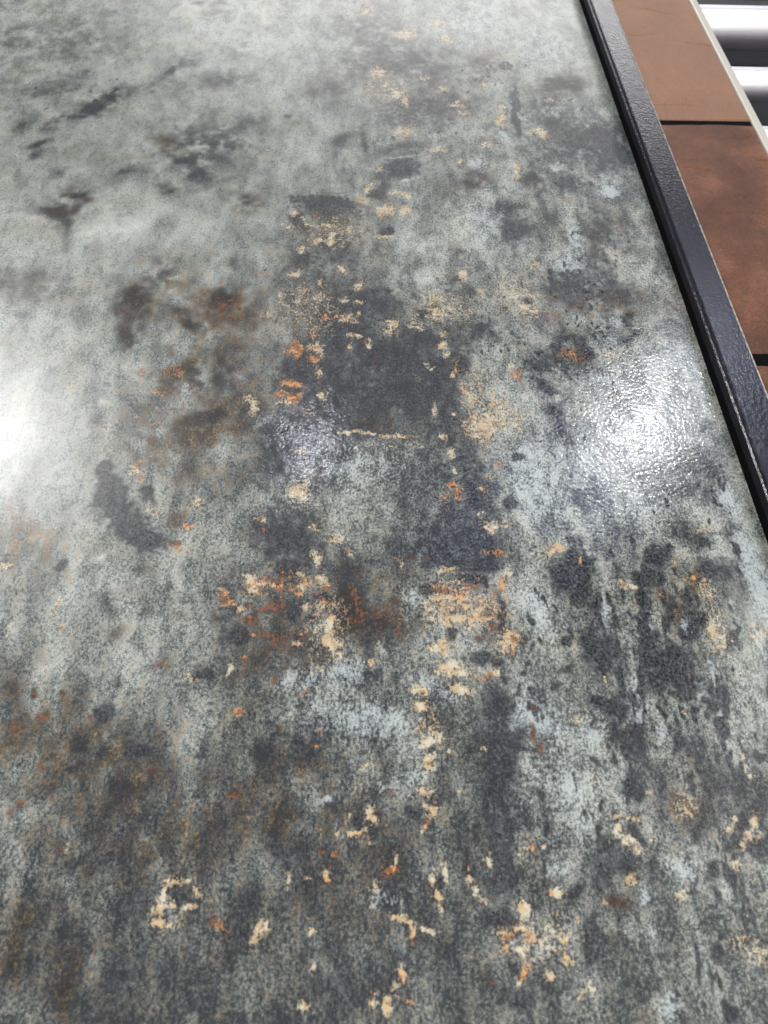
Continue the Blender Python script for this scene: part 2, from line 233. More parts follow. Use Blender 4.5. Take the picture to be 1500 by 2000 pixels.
# ------------------------------------------------------------------ the slab
# Survey of the printed stains: kind, centre (mm), half-lengths (mm), angle, strength %
STAINS = """d -358 841 16.4 9.1 79 80;d -331 847 16.0 7.9 71 80;d -340 805 12.4 5.6 -139 70;d -340 783 11.2 6.4 -136 50;d -282 890 39.9 16.9 52 70;d -296 870 16.5 10.2 -143 60
d -199 990 23.2 11.7 57 75;d -211 965 12.6 6.9 70 60;d -148 944 24.5 16.1 -166 75;d -138 1016 28.9 10.3 84 50;d -231 930 30.2 22.4 175 40;d -159 801 34.8 26.1 -145 95
d -128 847 24.4 9.7 -150 50;b -211 815 20.3 9.7 142 40;d -287 704 20.5 14.9 68 80;b -287 704 23.2 16.6 65 60;d -291 671 16.6 9.8 107 50;d -279 647 15.9 4.9 102 50
d -308 691 20.5 8.3 179 50;d -238 753 11.9 6.5 51 50;d -310 751 9.5 7.6 122 40;d -359 909 45.9 28.0 -170 40;d -325 950 12.7 10.9 147 40;d -174 1096 16.6 13.6 177 40
d -198 1137 10.2 7.1 180 40;d -164 1136 10.2 7.1 -179 40;d -188 723 11.1 10.0 141 50;d -162 750 18.2 10.7 98 40;b -107 707 18.5 15.3 174 50;d -107 707 13.3 11.9 168 40
d -184 668 16.3 10.1 101 35;p -260 651 41.2 30.4 47 40;p -199 684 51.8 36.9 174 40;p -264 946 36.4 22.9 177 30;p -321 682 25.8 19.3 118 30;d 27 1068 55.8 38.1 152 40
d 25 991 57.6 36.6 -176 40;d 95 982 39.4 35.4 -151 50;d -25 925 24.9 21.4 87 55;d 109 901 28.9 26.2 45 60;d 72 895 24.4 16.3 -175 60;d -71 867 5.9 4.2 -179 70
d -12 809 17.0 9.2 73 60;d 5 830 14.5 6.0 -178 50;d 15 815 17.8 3.4 89 60;d 62 806 23.0 11.8 -177 50;k 58 773 21.0 19.4 64 75;d 46 754 13.9 7.3 -178 60
k -22 711 40.7 10.5 173 80;k -22 695 33.0 16.8 171 70;k -51 678 23.1 9.4 92 75;k -17 679 23.6 14.9 -179 60;k 38 661 8.0 7.5 64 100;k 29 722 11.0 10.4 -152 75
d 35 735 5.6 5.3 -147 60;d -27 638 30.5 23.4 -179 50;b 170 990 24.9 16.0 79 60;d 170 990 24.9 16.0 79 50;k 195 985 12.1 7.8 77 90;d 160 954 12.0 9.3 73 50
d 138 751 14.7 13.1 -140 60;b 138 751 17.6 15.7 -140 60;d 151 745 5.6 4.4 72 80;d 160 698 13.1 10.6 69 50;d 160 657 12.5 10.2 66 45;d 102 723 26.6 16.3 83 35
d 101 632 11.8 7.7 82 50;w 73 1063 13.9 12.8 -138 75;w 119 1092 13.8 10.8 -167 60;w 129 1052 15.9 9.9 82 60;w 24 1123 16.9 10.3 87 50;w 34 964 16.6 11.3 86 75
w 46 939 6.9 3.7 87 70;w 55 918 11.2 10.0 -162 80;w 67 905 13.3 5.5 87 80;w 114 926 7.6 6.7 -156 60;w 94 952 7.6 5.8 -171 60;w 127 896 9.2 6.5 -172 65
w 132 880 9.1 5.4 -175 65;w 168 942 7.1 5.0 77 75;w 179 865 15.0 7.2 81 80;w 179 890 6.7 4.8 75 70;w 64 841 14.8 12.2 -170 60;w 33 767 7.5 4.5 87 60
w 97 804 14.4 4.9 -178 60;w 124 783 5.8 3.4 82 75;w 156 818 8.8 5.0 -175 60;w 21 731 10.3 3.9 59 80;w 15 713 8.7 5.4 88 70;w 50 722 8.2 5.3 -177 70
w 61 718 5.3 4.3 80 70;w 32 694 7.6 4.2 87 95;w 41 695 7.6 6.4 82 95;w 58 694 6.8 5.3 82 100;w -54 692 5.9 4.7 94 80;w -46 677 7.4 3.1 92 70
o -33 687 5.0 3.2 91 60;w -22 670 6.5 6.2 89 70;w 1 667 6.5 5.2 88 70;w -19 646 7.1 5.6 90 100;w -16 656 8.0 2.6 90 90;w -37 646 7.7 4.7 -180 80
w -47 634 6.1 4.7 179 65;w -63 670 7.8 6.5 177 50;w 30 655 4.2 4.0 -156 70;w 39 653 7.8 2.4 -179 80;p 62 794 20.6 2.3 -165 90;p 60 749 8.3 2.3 -179 90
p -46 804 29.2 28.3 94 35;p 86 640 31.1 23.5 -173 50;c 130 673 49.9 26.3 82 55;c 146 779 17.4 14.0 -165 60;c 98 832 12.5 11.4 56 50;c 34 820 14.5 11.9 -173 50
c 171 1101 63.9 53.7 -156 50;c 249 1024 47.1 37.9 59 50;k 199 904 29.8 4.5 85 100;k 197 866 27.2 4.6 93 100;k 197 842 9.7 3.8 89 80;d 197 915 11.4 6.1 80 60
d 257 945 30.2 13.3 -165 60;b 257 945 30.3 15.5 -163 50;d 245 889 24.6 18.1 79 65;d 236 846 15.9 8.8 77 85;d 242 810 18.2 14.4 -159 60;d 281 831 21.7 16.9 58 50
d 282 801 30.9 22.4 65 40;d 238 748 20.7 10.5 -165 75;d 202 752 17.3 13.5 -164 50;b 261 658 42.0 25.8 72 40;d 261 658 37.8 23.2 72 35;d 168 673 33.6 21.0 78 40
d 204 708 26.4 10.8 80 45;b 199 775 7.7 3.4 80 80;w 223 840 9.4 7.3 113 85;w 211 840 6.6 5.6 50 60;w 182 770 13.3 5.6 81 70;w 183 756 7.5 4.4 78 60
w 243 911 7.1 5.9 55 50;o 180 711 5.6 4.3 -166 40;c 178 834 14.6 10.4 75 70;c 280 731 13.8 11.2 45 90;c 228 649 32.6 10.4 80 70;c 280 857 18.4 10.4 -173 50
c 225 771 11.7 8.3 71 60;d -200 549 17.3 13.7 104 80;b -200 549 17.3 13.7 104 80;r -209 539 7.6 6.2 118 60;d -190 577 15.6 7.8 50 50;d -162 546 9.4 5.4 177 50
d -176 599 15.5 13.8 136 40;d -203 507 11.6 5.3 101 75;b -203 507 12.9 6.7 102 60;d -190 516 13.8 9.6 173 40;r -115 550 19.7 18.3 131 50;b -115 550 24.7 22.8 131 70
d -119 564 10.9 10.1 137 50;d -150 523 8.0 6.7 112 50;d -126 467 21.8 15.1 -165 60;d -124 418 16.7 5.6 -170 65;b -150 485 27.5 24.0 156 50;b -120 401 24.8 5.4 -160 60
r -159 394 6.1 4.3 -160 60;b -156 455 18.0 14.8 113 50;d -294 576 28.6 17.4 173 40;b -294 576 28.6 17.4 173 40;d -325 590 18.4 6.9 105 50;d -297 537 7.1 5.1 165 60
d -244 536 14.0 9.8 170 30;d -113 607 9.0 7.3 102 40;d -212 415 6.8 4.9 111 45;k -197 365 9.9 6.7 105 100;k -189 343 17.6 12.5 102 95;k -175 320 21.5 9.9 144 95
k -160 303 23.7 9.3 160 95;k -159 339 10.0 6.2 137 75;o -172 370 5.2 3.9 110 60;w -172 363 7.1 3.9 102 65;o -165 355 7.5 3.1 100 60;w -119 333 5.8 3.1 98 65
w -235 449 4.9 4.0 127 55;o -240 491 3.8 2.6 110 50;o -149 513 2.8 2.5 152 60;o -165 446 6.5 4.6 173 55;o -175 470 5.0 4.2 121 55;o -178 418 5.6 2.9 101 55
o -159 410 6.3 3.2 177 55;o -258 329 9.7 4.6 175 50;o -158 473 14.7 6.5 151 40;p -180 477 6.6 3.0 178 80;p -191 474 3.7 2.6 107 70;p -204 432 5.3 4.3 156 70
p -178 458 5.3 2.9 135 70;w -86 432 14.2 4.7 94 65;r -86 423 7.8 2.6 94 60;w -51 599 7.2 4.6 48 100;w -10 603 6.7 3.5 90 100;o -83 595 5.9 4.4 177 60
w -27 584 5.8 2.4 91 70;w -45 575 5.8 5.7 159 60;w -64 568 9.8 2.9 93 75;w -58 557 4.9 4.7 123 65;w -45 562 9.8 3.8 92 60;w -33 564 5.6 4.8 93 60
w -5 564 4.3 4.2 -173 85;w 8 581 5.8 3.9 88 85;w 7 558 3.9 3.5 -175 75;o -22 542 4.1 3.3 91 100;o -13 542 3.4 2.8 90 80;w -5 538 7.1 6.1 -179 80
o -7 540 4.3 4.1 -177 60;w 6 542 3.4 2.4 89 70;w 3 534 2.8 2.7 -174 70;w -75 543 7.1 5.4 177 60;w -84 540 4.1 3.7 110 50;w -35 524 5.3 3.7 92 75
o -36 514 4.5 4.2 97 90;w -32 499 6.3 5.9 98 85;o -32 498 4.4 4.1 97 60;o -50 498 9.5 9.1 111 90;r -45 491 5.5 4.4 177 60;o -36 486 4.5 4.3 167 100
w -30 470 7.3 3.6 91 70;o -53 457 9.7 4.1 180 100;o -61 444 5.3 5.1 138 90;o -50 440 5.8 5.2 101 95;w -56 434 8.7 2.3 180 60;w -24 443 7.0 5.3 92 65
w 4 513 5.6 3.2 -179 100;w -1 500 3.2 2.3 89 80;w 17 504 4.5 2.8 88 75;w 111 599 8.2 4.5 83 100;w 126 576 6.5 3.6 115 70;w 79 565 9.0 8.3 -150 65
w 82 544 9.7 8.5 71 80;w 95 551 4.9 3.4 -175 70;w 41 532 6.7 6.0 -169 75;w 36 521 9.5 9.1 -149 50;w 60 529 7.2 6.6 -160 55;w 85 514 4.6 4.2 67 75
w 83 500 5.1 3.7 81 100;w 84 490 5.1 2.3 85 70;o 95 478 7.4 2.7 85 100;w 92 468 3.7 2.3 83 80;w 64 480 3.7 2.3 85 70;w 70 475 4.1 1.5 -179 80
w 102 446 5.9 4.4 78 85;w 106 438 5.9 4.4 78 85;w 114 409 16.8 12.8 76 85;w 127 426 23.0 13.1 81 55;o 106 417 6.8 3.0 83 60;o 113 402 6.6 5.1 76 55
w 71 425 6.6 2.7 100 85;w 89 420 4.4 2.8 -177 70;w 2 404 10.8 1.6 164 90;w 15 401 7.7 2.2 167 80;w 30 399 6.0 2.2 -180 85;w 42 398 5.1 2.2 -180 85
w 78 395 3.8 3.4 71 85;w 36 388 3.4 2.1 -179 75;w 60 386 2.2 2.1 46 70;w 82 379 3.7 3.3 68 85;w 4 386 2.1 2.1 73 60;w -39 339 9.7 8.0 96 95
w -31 354 4.0 3.2 94 60;o -23 357 3.0 2.4 93 60;w -40 380 4.1 3.1 177 70;w -31 347 4.1 3.9 156 60;r -41 347 4.8 2.0 179 75;w 85 364 3.1 2.5 78 75
o 79 349 4.5 3.7 78 95;o 84 339 5.9 4.0 82 100;o 74 337 3.9 3.2 78 90;w 106 346 4.2 3.8 -147 70;w 113 356 3.4 3.0 -158 60;o 121 370 4.2 2.5 80 80
o 76 327 2.9 2.4 77 70;k -52 561 10.2 5.8 93 85;k 68 546 7.1 6.6 -155 100;k 64 569 7.1 4.9 84 60;k -51 474 16.4 13.3 176 85;k -37 461 11.1 5.4 180 70
k 77 506 4.8 4.5 58 90;k 100 476 15.1 10.0 81 85;k 84 467 11.4 9.1 -172 60;k -14 554 23.9 12.4 -180 65;d 107 580 18.6 16.8 56 70;d 121 524 5.9 5.2 -154 70
d 115 514 5.8 5.1 -156 60;d 134 511 7.9 5.6 77 60;k 145 548 4.8 3.3 -173 90;d 25 479 54.5 46.2 -176 60;d 8 544 33.3 23.8 -179 50;k -19 432 31.3 30.4 101 55
k -59 399 16.2 14.6 105 65;d -52 372 21.0 20.1 136 50;d 74 337 29.4 24.1 78 50;d 84 303 23.7 18.3 -174 60;d 95 415 14.2 12.8 63 50;d 33 432 43.7 22.8 -179 40
d 18 572 34.1 21.3 -179 30;r -37 423 5.6 5.2 100 50;r 22 492 18.9 1.4 89 55;r 53 409 13.8 1.3 87 55;b 24 409 25.7 11.0 -180 50;p 58 586 34.6 13.1 -179 60
p 47 565 19.5 14.1 -177 30;c 6 362 32.8 25.3 -180 35;c -70 409 13.7 10.5 98 50;p -30 328 9.5 7.9 95 50;c 131 443 17.8 11.1 79 50;w 165 552 7.7 6.6 -147 80
w 174 545 8.4 5.7 75 70;w 157 566 4.4 3.8 58 70;o 191 599 4.6 3.0 75 60;w 183 614 8.2 7.1 -138 60;w 164 528 5.5 3.8 75 60;o 147 464 5.3 4.2 97 80
w 143 470 4.2 3.2 104 70;o 199 492 10.3 8.7 46 50;w 130 415 19.9 15.0 74 55;w 236 489 14.2 6.3 -177 40;k 169 559 7.3 5.1 -172 100;d 187 621 5.3 4.5 -155 70
d 194 580 15.1 12.1 64 70;d 171 580 10.1 7.2 -171 60;d 223 592 19.2 14.6 65 55;d 252 581 13.2 10.4 -156 60;b 246 566 20.5 15.3 -164 70;d 269 567 10.5 8.2 -156 60
d 225 518 20.5 13.9 70 60;d 260 535 10.5 5.7 73 75;d 266 518 8.6 6.7 54 50;d 188 492 13.0 8.3 75 75;r 209 492 14.3 6.4 78 55;d 209 492 16.2 8.3 77 80
d 201 515 12.0 5.3 -177 65;d 161 464 15.0 11.1 114 85;d 174 449 7.5 6.4 52 75;d 172 476 7.8 6.6 56 60;d 175 426 11.7 8.6 71 75;d 175 406 10.2 7.6 70 75
d 256 505 6.9 5.4 57 50;d 301 532 16.0 12.5 -147 40;d 177 369 13.2 6.2 78 60;d 185 328 12.5 9.5 -167 75;d 182 346 10.3 8.0 65 60;k 138 377 6.7 5.9 50 85
k 127 331 7.4 6.0 70 75;d 287 365 17.4 13.4 46 65;d 291 347 10.9 7.8 57 65;d 264 340 12.6 5.9 -177 45;d 238 355 16.9 4.1 -180 30;c 248 535 8.6 6.5 62 80
c 216 610 20.9 14.9 -169 60;c 238 508 9.7 6.4 -171 60;c 224 461 18.6 12.0 -172 50;c 140 371 15.9 12.4 71 60;c 140 341 16.8 14.4 -158 60;c 297 340 19.4 6.4 85 70
c 300 290 21.8 8.3 87 80;c 301 253 24.4 8.1 88 80;p 295 232 19.7 9.8 84 40;c 291 208 18.6 5.8 89 60;c 303 409 21.4 5.6 88 40;d 167 307 14.0 6.9 -178 75
d 173 293 6.2 5.2 -152 75;k 172 278 14.3 8.0 -176 85;k 165 265 18.0 12.4 -172 85;d 168 250 12.8 7.4 76 75;d 167 234 8.3 5.5 73 65;k 172 200 17.1 11.9 70 55
d 172 200 19.5 14.0 69 40;d 167 214 11.1 7.7 -172 50;k 230 282 12.1 9.3 -158 80;k 240 291 5.7 3.8 66 75;k 220 262 12.1 9.8 -149 90;k 212 245 10.4 4.5 75 85
k 211 229 8.2 2.9 76 75;d 252 307 10.9 8.6 -148 65;d 272 297 10.3 6.7 -169 75;d 292 299 8.6 6.5 -155 85;d 297 308 4.5 3.4 -148 70;d 274 270 16.1 10.6 -168 85
d 285 253 13.6 9.0 61 70;k 251 230 9.4 5.8 -172 100;k 245 224 5.9 4.6 -152 85;d 246 249 5.5 4.2 51 70;k 230 233 14.4 3.4 85 60;k 216 217 6.1 3.6 71 75
k 209 211 7.2 5.8 49 85;k 225 194 16.2 10.1 68 90;k 210 198 9.1 6.7 -165 85;k 210 183 11.1 5.9 72 85;k 229 175 10.8 8.0 -162 85;k 226 184 6.6 4.3 -170 70
k 183 183 9.0 3.5 77 70;k 165 170 6.5 4.3 -173 100;k 173 166 8.3 6.3 -166 85;k 149 212 5.3 3.9 71 85;k 138 180 3.5 2.6 -170 95;k 119 195 2.4 2.1 53 85
k 116 188 2.8 2.5 52 85;r 119 165 2.8 1.7 -177 90;k 119 164 2.1 1.4 -176 70;r 115 148 6.8 2.7 81 75;k 115 147 4.7 2.0 81 60;r 120 139 5.0 3.3 77 75
d 187 153 14.3 10.0 67 75;d 182 141 11.1 9.2 -141 75;k 210 144 10.2 3.7 75 85;k 246 164 7.6 5.9 -139 75;k 247 150 6.7 5.2 -141 85;k 270 212 7.6 4.7 64 85
k 275 216 13.5 1.8 81 90;d 275 189 11.0 2.2 85 70;k 253 177 6.8 2.9 83 75;k 242 168 3.4 2.6 -152 75;d 273 160 8.6 2.1 84 60;d 222 137 7.5 6.0 -142 55
k 264 130 6.7 4.5 -167 75;d 145 191 5.4 4.4 -165 55;w 156 285 9.4 4.9 -178 80;o 157 285 7.8 3.6 -178 60;o 173 276 2.7 1.5 76 90;o 253 264 5.5 3.4 -172 60
w 245 279 5.6 3.7 65 50;w 264 253 10.4 5.5 82 60;w 262 222 11.2 4.8 79 85;w 263 210 5.7 3.4 -172 80;w 276 306 12.2 4.7 -178 55;w 201 256 5.9 4.1 -169 70
w 207 254 3.2 2.4 -162 60;o 223 249 3.2 2.4 -161 50;w 205 235 2.2 1.8 52 60;o 112 215 5.5 2.2 82 90;w 148 156 4.1 2.4 -177 75;w 172 183 2.2 1.8 -160 60
o 234 186 2.5 1.9 -136 70;w 224 159 2.2 1.7 -159 60;w 254 130 2.8 1.9 -167 70;r 231 227 4.1 3.3 -143 55;b 230 233 7.9 6.2 50 60;c 196 176 8.7 4.9 80 80
c 250 193 14.2 4.0 83 70;p 276 182 13.9 7.2 79 60;c 183 242 15.9 3.7 79 60;c 135 242 15.2 12.1 -167 60;c 135 222 12.3 10.6 57 60;c 189 162 13.9 4.9 -180 60
c 204 148 6.8 4.9 63 60;c 119 156 13.7 6.9 -179 60;w 290 216 11.0 7.0 62 50;c 212 227 11.5 2.9 77 60;c 238 225 7.8 2.2 75 70;c 232 258 6.6 3.7 71 60
c 156 149 9.2 7.9 -139 60;k -213 276 4.8 3.9 148 100;d -147 238 5.4 3.9 169 75;d -172 240 6.1 4.2 108 60;d -176 250 4.6 3.8 147 50;k -163 165 7.5 5.6 104 85
b -164 158 4.8 3.8 155 60;d -154 187 3.3 2.3 108 85;k -79 219 10.5 8.8 166 85;d -100 192 5.2 4.3 165 85;d -90 237 7.3 5.9 168 60;r -213 180 3.3 2.6 146 100
k -213 179 2.1 1.6 153 70;r -198 179 1.9 1.5 132 100;r -205 165 4.0 2.3 172 80;r -171 163 2.8 1.9 110 70;r -146 156 4.1 3.2 160 70;d -178 147 5.0 3.8 161 70
d -163 143 4.1 3.1 116 80;k -140 138 10.7 4.4 -173 80;r -109 201 2.8 2.2 168 60;r -195 136 3.9 2.5 169 80;r -134 196 3.1 2.6 126 50;r -225 196 4.8 3.5 95 60
b -228 181 7.0 5.0 161 50;b -163 224 5.9 4.1 108 60;b -167 288 7.5 3.9 176 60;b -152 275 8.2 3.8 177 50;b -131 196 7.6 5.1 172 50;o -126 309 4.0 3.5 149 100
r -132 296 5.3 2.7 177 100;o -134 294 3.8 1.8 177 70;o -128 290 3.0 2.2 172 70;w -209 245 7.0 3.7 93 65;o -208 246 4.7 2.6 94 50;o -205 227 4.0 2.4 108 65
w -211 194 2.5 2.0 149 70;o -212 185 3.1 2.4 132 80;o -89 251 3.7 3.2 161 100;o -85 246 5.1 3.6 174 100;w -93 253 3.3 2.2 99 80;r -79 245 2.9 2.4 169 70
w -77 239 3.2 2.8 111 85;r -72 243 5.7 3.3 96 90;r -71 231 7.5 3.2 95 90;o -69 222 2.2 1.9 162 80;w -73 266 5.1 3.7 99 85;w -71 257 4.6 2.9 97 80
o -75 202 2.8 2.2 171 90;w -84 195 3.0 2.4 105 75;p -91 190 1.5 1.3 123 90;o -77 165 2.4 1.7 173 100;o -151 324 3.2 2.7 155 70;w -155 323 3.2 2.7 155 60
b -131 317 7.9 6.4 165 60;w -110 190 4.8 3.2 173 60;w -252 276 7.4 4.2 173 50;w -240 227 4.9 3.3 116 50;o -244 298 5.8 4.2 162 50;o -257 298 6.6 4.9 122 50
o -202 306 5.0 4.1 139 50;p -187 282 7.1 2.3 -150 70;p -162 262 11.2 8.2 168 50;p -123 242 7.2 4.0 176 50;p -124 226 7.2 5.4 169 40;p -179 197 6.9 3.6 175 40
k -49 300 22.5 20.6 164 62;d -49 296 23.3 22.0 151 50;k -48 272 10.5 7.7 176 70;r -49 269 7.5 5.9 174 50;k -17 250 9.0 4.5 179 100;k -17 241 3.6 3.0 176 95
k -42 238 6.4 4.9 96 95;k -30 232 4.0 3.6 171 75;r -53 261 5.1 4.4 104 90;r -62 263 5.6 4.2 174 85;r -54 245 8.8 7.6 168 75;r -63 241 4.4 4.0 161 60
r -60 221 6.8 3.5 178 65;b -46 219 10.7 3.5 179 70;r -46 219 7.1 2.3 179 50;d 5 277 22.8 13.0 179 35;r 12 240 20.2 11.3 179 52;b 12 240 22.0 13.7 179 60
r 1 248 7.4 6.6 91 55;d 6 230 9.5 8.7 90 50;k 8 218 5.4 3.6 89 65;r 27 244 7.0 5.7 -179 55;r 30 226 6.9 5.5 -179 55;r 11 224 2.3 2.2 88 90
k 53 254 7.8 6.6 -174 95;k 48 256 3.7 3.5 -152 80;k 72 245 6.0 3.6 84 100;k 71 235 3.6 2.9 -174 90;k 69 219 4.4 3.8 -171 100;k 107 239 5.0 2.3 82 100
k 105 226 8.3 3.1 83 100;k 47 233 3.3 2.8 -175 70;k 86 261 12.9 3.6 180 90;k 95 258 5.3 2.5 -179 70;k 82 285 32.6 14.3 168 66;d 82 285 34.5 15.7 168 50
k 100 272 14.6 6.1 -180 70;k 91 202 6.8 5.2 -174 75;k 100 199 5.1 4.4 -162 60;k 93 170 13.9 12.7 49 56;d 100 156 17.3 10.2 81 60;k 87 143 15.4 9.3 81 56
d 87 143 16.8 11.3 80 40;k -33 169 4.1 2.8 177 70;d -30 149 23.2 13.3 178 45;d -49 139 13.1 9.7 174 45;d 28 188 5.2 4.4 -178 60;d 42 180 4.3 4.1 66 40
d 11 190 7.0 2.9 179 55;b 41 158 6.8 5.1 -179 60;d 41 156 5.4 4.1 -179 50;b -48 198 14.0 11.0 173 40;r -49 150 3.1 2.9 133 90;r -50 187 4.8 2.9 177 60
r -43 194 3.8 2.9 175 65;w -66 261 5.2 3.3 176 85;o -70 263 3.1 2.8 140 85;w -57 260 2.2 2.1 159 70;w -36 269 3.8 3.4 169 85;o -34 267 3.0 2.1 177 70
w -26 282 6.5 3.8 92 65;o -25 287 2.7 2.6 146 70;w -29 310 3.5 2.8 177 85;w -31 289 3.6 3.4 116 60;w -19 265 5.1 4.8 105 85;o -16 259 3.8 3.0 93 90
o -21 254 3.7 1.7 179 90;o -14 246 5.1 1.8 179 100;o -40 251 3.7 2.5 177 90;w -36 257 5.2 2.9 178 80;w -34 242 5.1 3.6 177 70;o -32 241 2.9 2.4 174 60
w -17 230 9.0 5.1 83 95;w -15 218 7.3 5.4 92 95;w -12 207 2.8 2.3 177 95;o -14 235 2.4 1.5 91 80;o -34 221 3.2 2.3 177 80;w -32 225 4.3 1.8 92 70
w -35 213 2.8 2.3 175 60;w -24 194 4.2 1.3 179 95;w 11 201 3.6 1.7 -154 95;k 9 200 1.7 1.4 179 80;o 34 280 2.6 2.3 83 100;w 35 273 3.4 1.5 87 70
r 43 281 3.1 2.6 -175 80;r 56 281 3.1 2.6 -173 70;w 1 292 2.7 2.3 90 90;w -8 302 7.4 5.0 179 60;o -6 300 3.1 2.3 179 60;r 6 268 2.1 1.5 89 85
w 67 243 18.1 16.2 72 68;o 63 255 7.5 2.9 180 85;o 77 247 5.8 3.0 84 85;w 85 235 17.0 11.2 -177 62;o 96 231 14.0 4.4 180 65;r 97 223 5.1 2.7 -179 90
r 91 255 14.3 3.8 180 60;o 112 257 4.7 4.1 65 100;w 115 263 4.6 2.6 -178 80;r 104 252 5.3 2.5 -179 60;w 70 231 7.0 5.6 -175 85;w 66 226 4.4 3.2 -177 80
w 62 211 6.8 4.2 -179 95;w 67 206 4.3 2.3 -180 80;w 107 213 7.5 6.7 59 90;o 108 207 3.6 3.0 -168 70;r 89 217 10.2 4.3 -180 60;w 69 196 8.5 4.1 -180 100
w 75 191 8.5 3.3 180 95;o 92 188 6.4 3.7 -179 85;r 87 187 2.8 2.2 -174 60;w 99 190 2.9 2.5 -160 90;w 74 180 5.9 3.2 -179 100;w 47 180 4.9 3.9 -177 95
o 47 178 2.8 1.8 -179 70;w 45 166 5.2 4.8 -164 95;w 48 171 2.8 2.7 58 80;w 47 142 6.7 4.0 -180 100;w 53 146 3.7 3.0 -176 90;w 46 131 4.3 2.9 -179 100
o 47 129 2.6 1.6 -180 80;k 48 136 2.8 2.0 -179 100;w 60 137 2.0 1.9 -144 60;w 83 138 2.1 1.9 -142 60;r 85 138 1.7 1.6 -142 60;p 11 168 3.5 2.7 89 70
p -48 163 3.4 1.0 93 90;o -22 150 2.0 2.0 131 80;o -26 140 2.6 2.0 176 60;o -29 176 3.4 2.1 178 60;w 10 130 2.6 1.9 179 65;w 71 270 5.7 3.0 -179 60
w 65 268 4.6 2.6 -179 60;o 105 285 7.4 3.1 -179 60;r 109 287 4.7 2.7 -178 50;w 106 308 5.7 5.0 -159 80;w 103 320 4.1 3.7 -153 60;w 118 310 4.8 3.7 -172 60
w -69 314 4.6 3.1 96 70;r -68 307 3.1 2.7 167 100;c 42 247 16.4 11.1 86 60;c -6 197 14.0 7.4 179 60;c 0 162 20.3 10.3 179 50;c 21 154 16.8 10.2 179 50
c -31 187 20.7 10.8 178 50;c 19 212 7.1 4.6 180 50;c 63 175 13.8 7.1 -180 50;c 50 189 10.5 7.3 -179 50;w -104 65 4.2 2.4 174 100;w -107 59 4.4 2.7 76 100
w -108 50 4.9 3.9 88 100;o -109 49 3.6 2.4 84 60;w -105 44 5.6 3.3 174 100;w -91 61 2.7 1.5 99 95;w -89 57 3.2 1.3 97 95;w -93 52 3.5 1.4 -154 95
w -98 65 3.0 1.4 177 75;w -101 54 3.3 2.3 105 90;k -97 57 4.4 3.1 -161 120;k -102 61 1.9 1.6 153 110;k -103 47 1.8 1.3 170 90;o -75 37 3.2 2.3 155 100
r -79 40 2.3 1.8 169 100;o -73 36 2.1 1.8 160 90;w -58 35 4.3 2.3 77 100;w -58 40 2.6 1.3 177 100;k -66 36 5.7 4.3 170 80;r -75 113 4.4 2.7 175 95
r -202 114 3.9 3.4 120 65;r -208 110 3.2 2.3 161 50;o -104 109 2.5 1.2 176 80;b -130 83 4.5 3.8 147 60;r -173 84 3.1 2.2 165 60;w -169 84 2.4 1.1 175 60
b -145 91 5.0 3.4 169 50;r -148 127 4.8 4.0 139 70;r -129 128 3.9 2.5 172 70;r -171 110 3.8 1.8 175 50;b -191 34 17.5 6.2 96 70;d -145 119 7.0 4.3 173 80
k -177 131 8.9 2.2 178 70;d -146 78 18.1 8.4 176 50;d -150 67 18.3 13.3 165 30;k -124 48 14.7 8.8 173 45;k -128 20 15.8 12.6 156 40;k -100 19 13.8 11.8 125 42
k -124 10 3.0 1.7 103 90;k -90 5 6.7 5.1 108 55;p -188 108 9.4 4.4 175 50;p -115 72 7.5 2.8 177 55;p -205 130 9.5 3.1 177 50;p -177 99 9.3 5.8 171 40
b -154 11 14.6 5.9 103 50;w 48 126 4.6 1.6 179 95;r 44 125 2.0 1.6 -177 60;p 44 118 3.8 1.9 86 100;w 43 113 2.9 2.5 -176 100;o 44 112 1.9 1.5 -178 60
o 24 111 2.2 1.3 88 90;w 43 103 2.4 1.9 84 95;w 47 98 5.1 2.9 86 100;o 45 90 2.8 2.1 -179 95;w 42 86 2.4 1.5 63 90;w -4 102 2.4 1.9 92 75
w -3 97 2.4 1.3 90 60;w 11 100 4.2 2.5 89 100;w 12 96 2.7 1.9 89 90;w -0 89 3.7 1.5 169 95;o 4 87 1.9 1.5 178 100;w 10 84 2.9 1.6 89 95
o 10 85 1.7 1.2 89 60;w 8 90 1.9 1.8 176 60;w -9 91 2.1 1.6 92 70;w -21 89 3.2 1.2 91 70;r -19 81 2.2 1.7 175 100;o -13 79 1.9 1.7 168 90
r -15 73 2.5 2.4 112 95;o -14 72 1.5 1.4 169 70;w -17 68 2.2 2.1 110 85;o -15 64 2.1 1.9 169 100;w -27 63 2.1 1.6 174 60;w 23 73 3.1 1.5 88 95
o 20 68 3.4 1.4 179 100;r 17 66 2.1 1.4 179 90;w 14 59 3.5 2.1 89 75;w 44 64 3.7 1.5 64 85;w 53 66 2.8 1.4 103 85;w 50 70 3.7 1.1 179 70
w 47 57 2.7 2.4 78 100;w 47 51 2.2 1.5 84 95;k 49 63 2.7 2.6 64 110;w 68 64 2.5 2.1 134 95;w 71 58 2.8 2.4 -167 100;w 74 53 2.6 2.0 152 95
r 80 56 2.6 1.2 152 70;r 76 51 1.5 1.3 -167 80;w 81 73 3.1 1.6 94 95;w 70 71 1.2 1.1 -165 80;w 85 100 2.1 1.6 78 70;w 66 107 1.5 1.3 78 65
w -39 63 3.8 1.2 93 70;w -26 36 2.3 1.5 176 100;w -27 42 1.8 1.6 168 50;w 26 42 2.7 2.4 -179 100;w 33 35 4.6 2.1 87 100;o 33 33 3.1 1.8 87 90
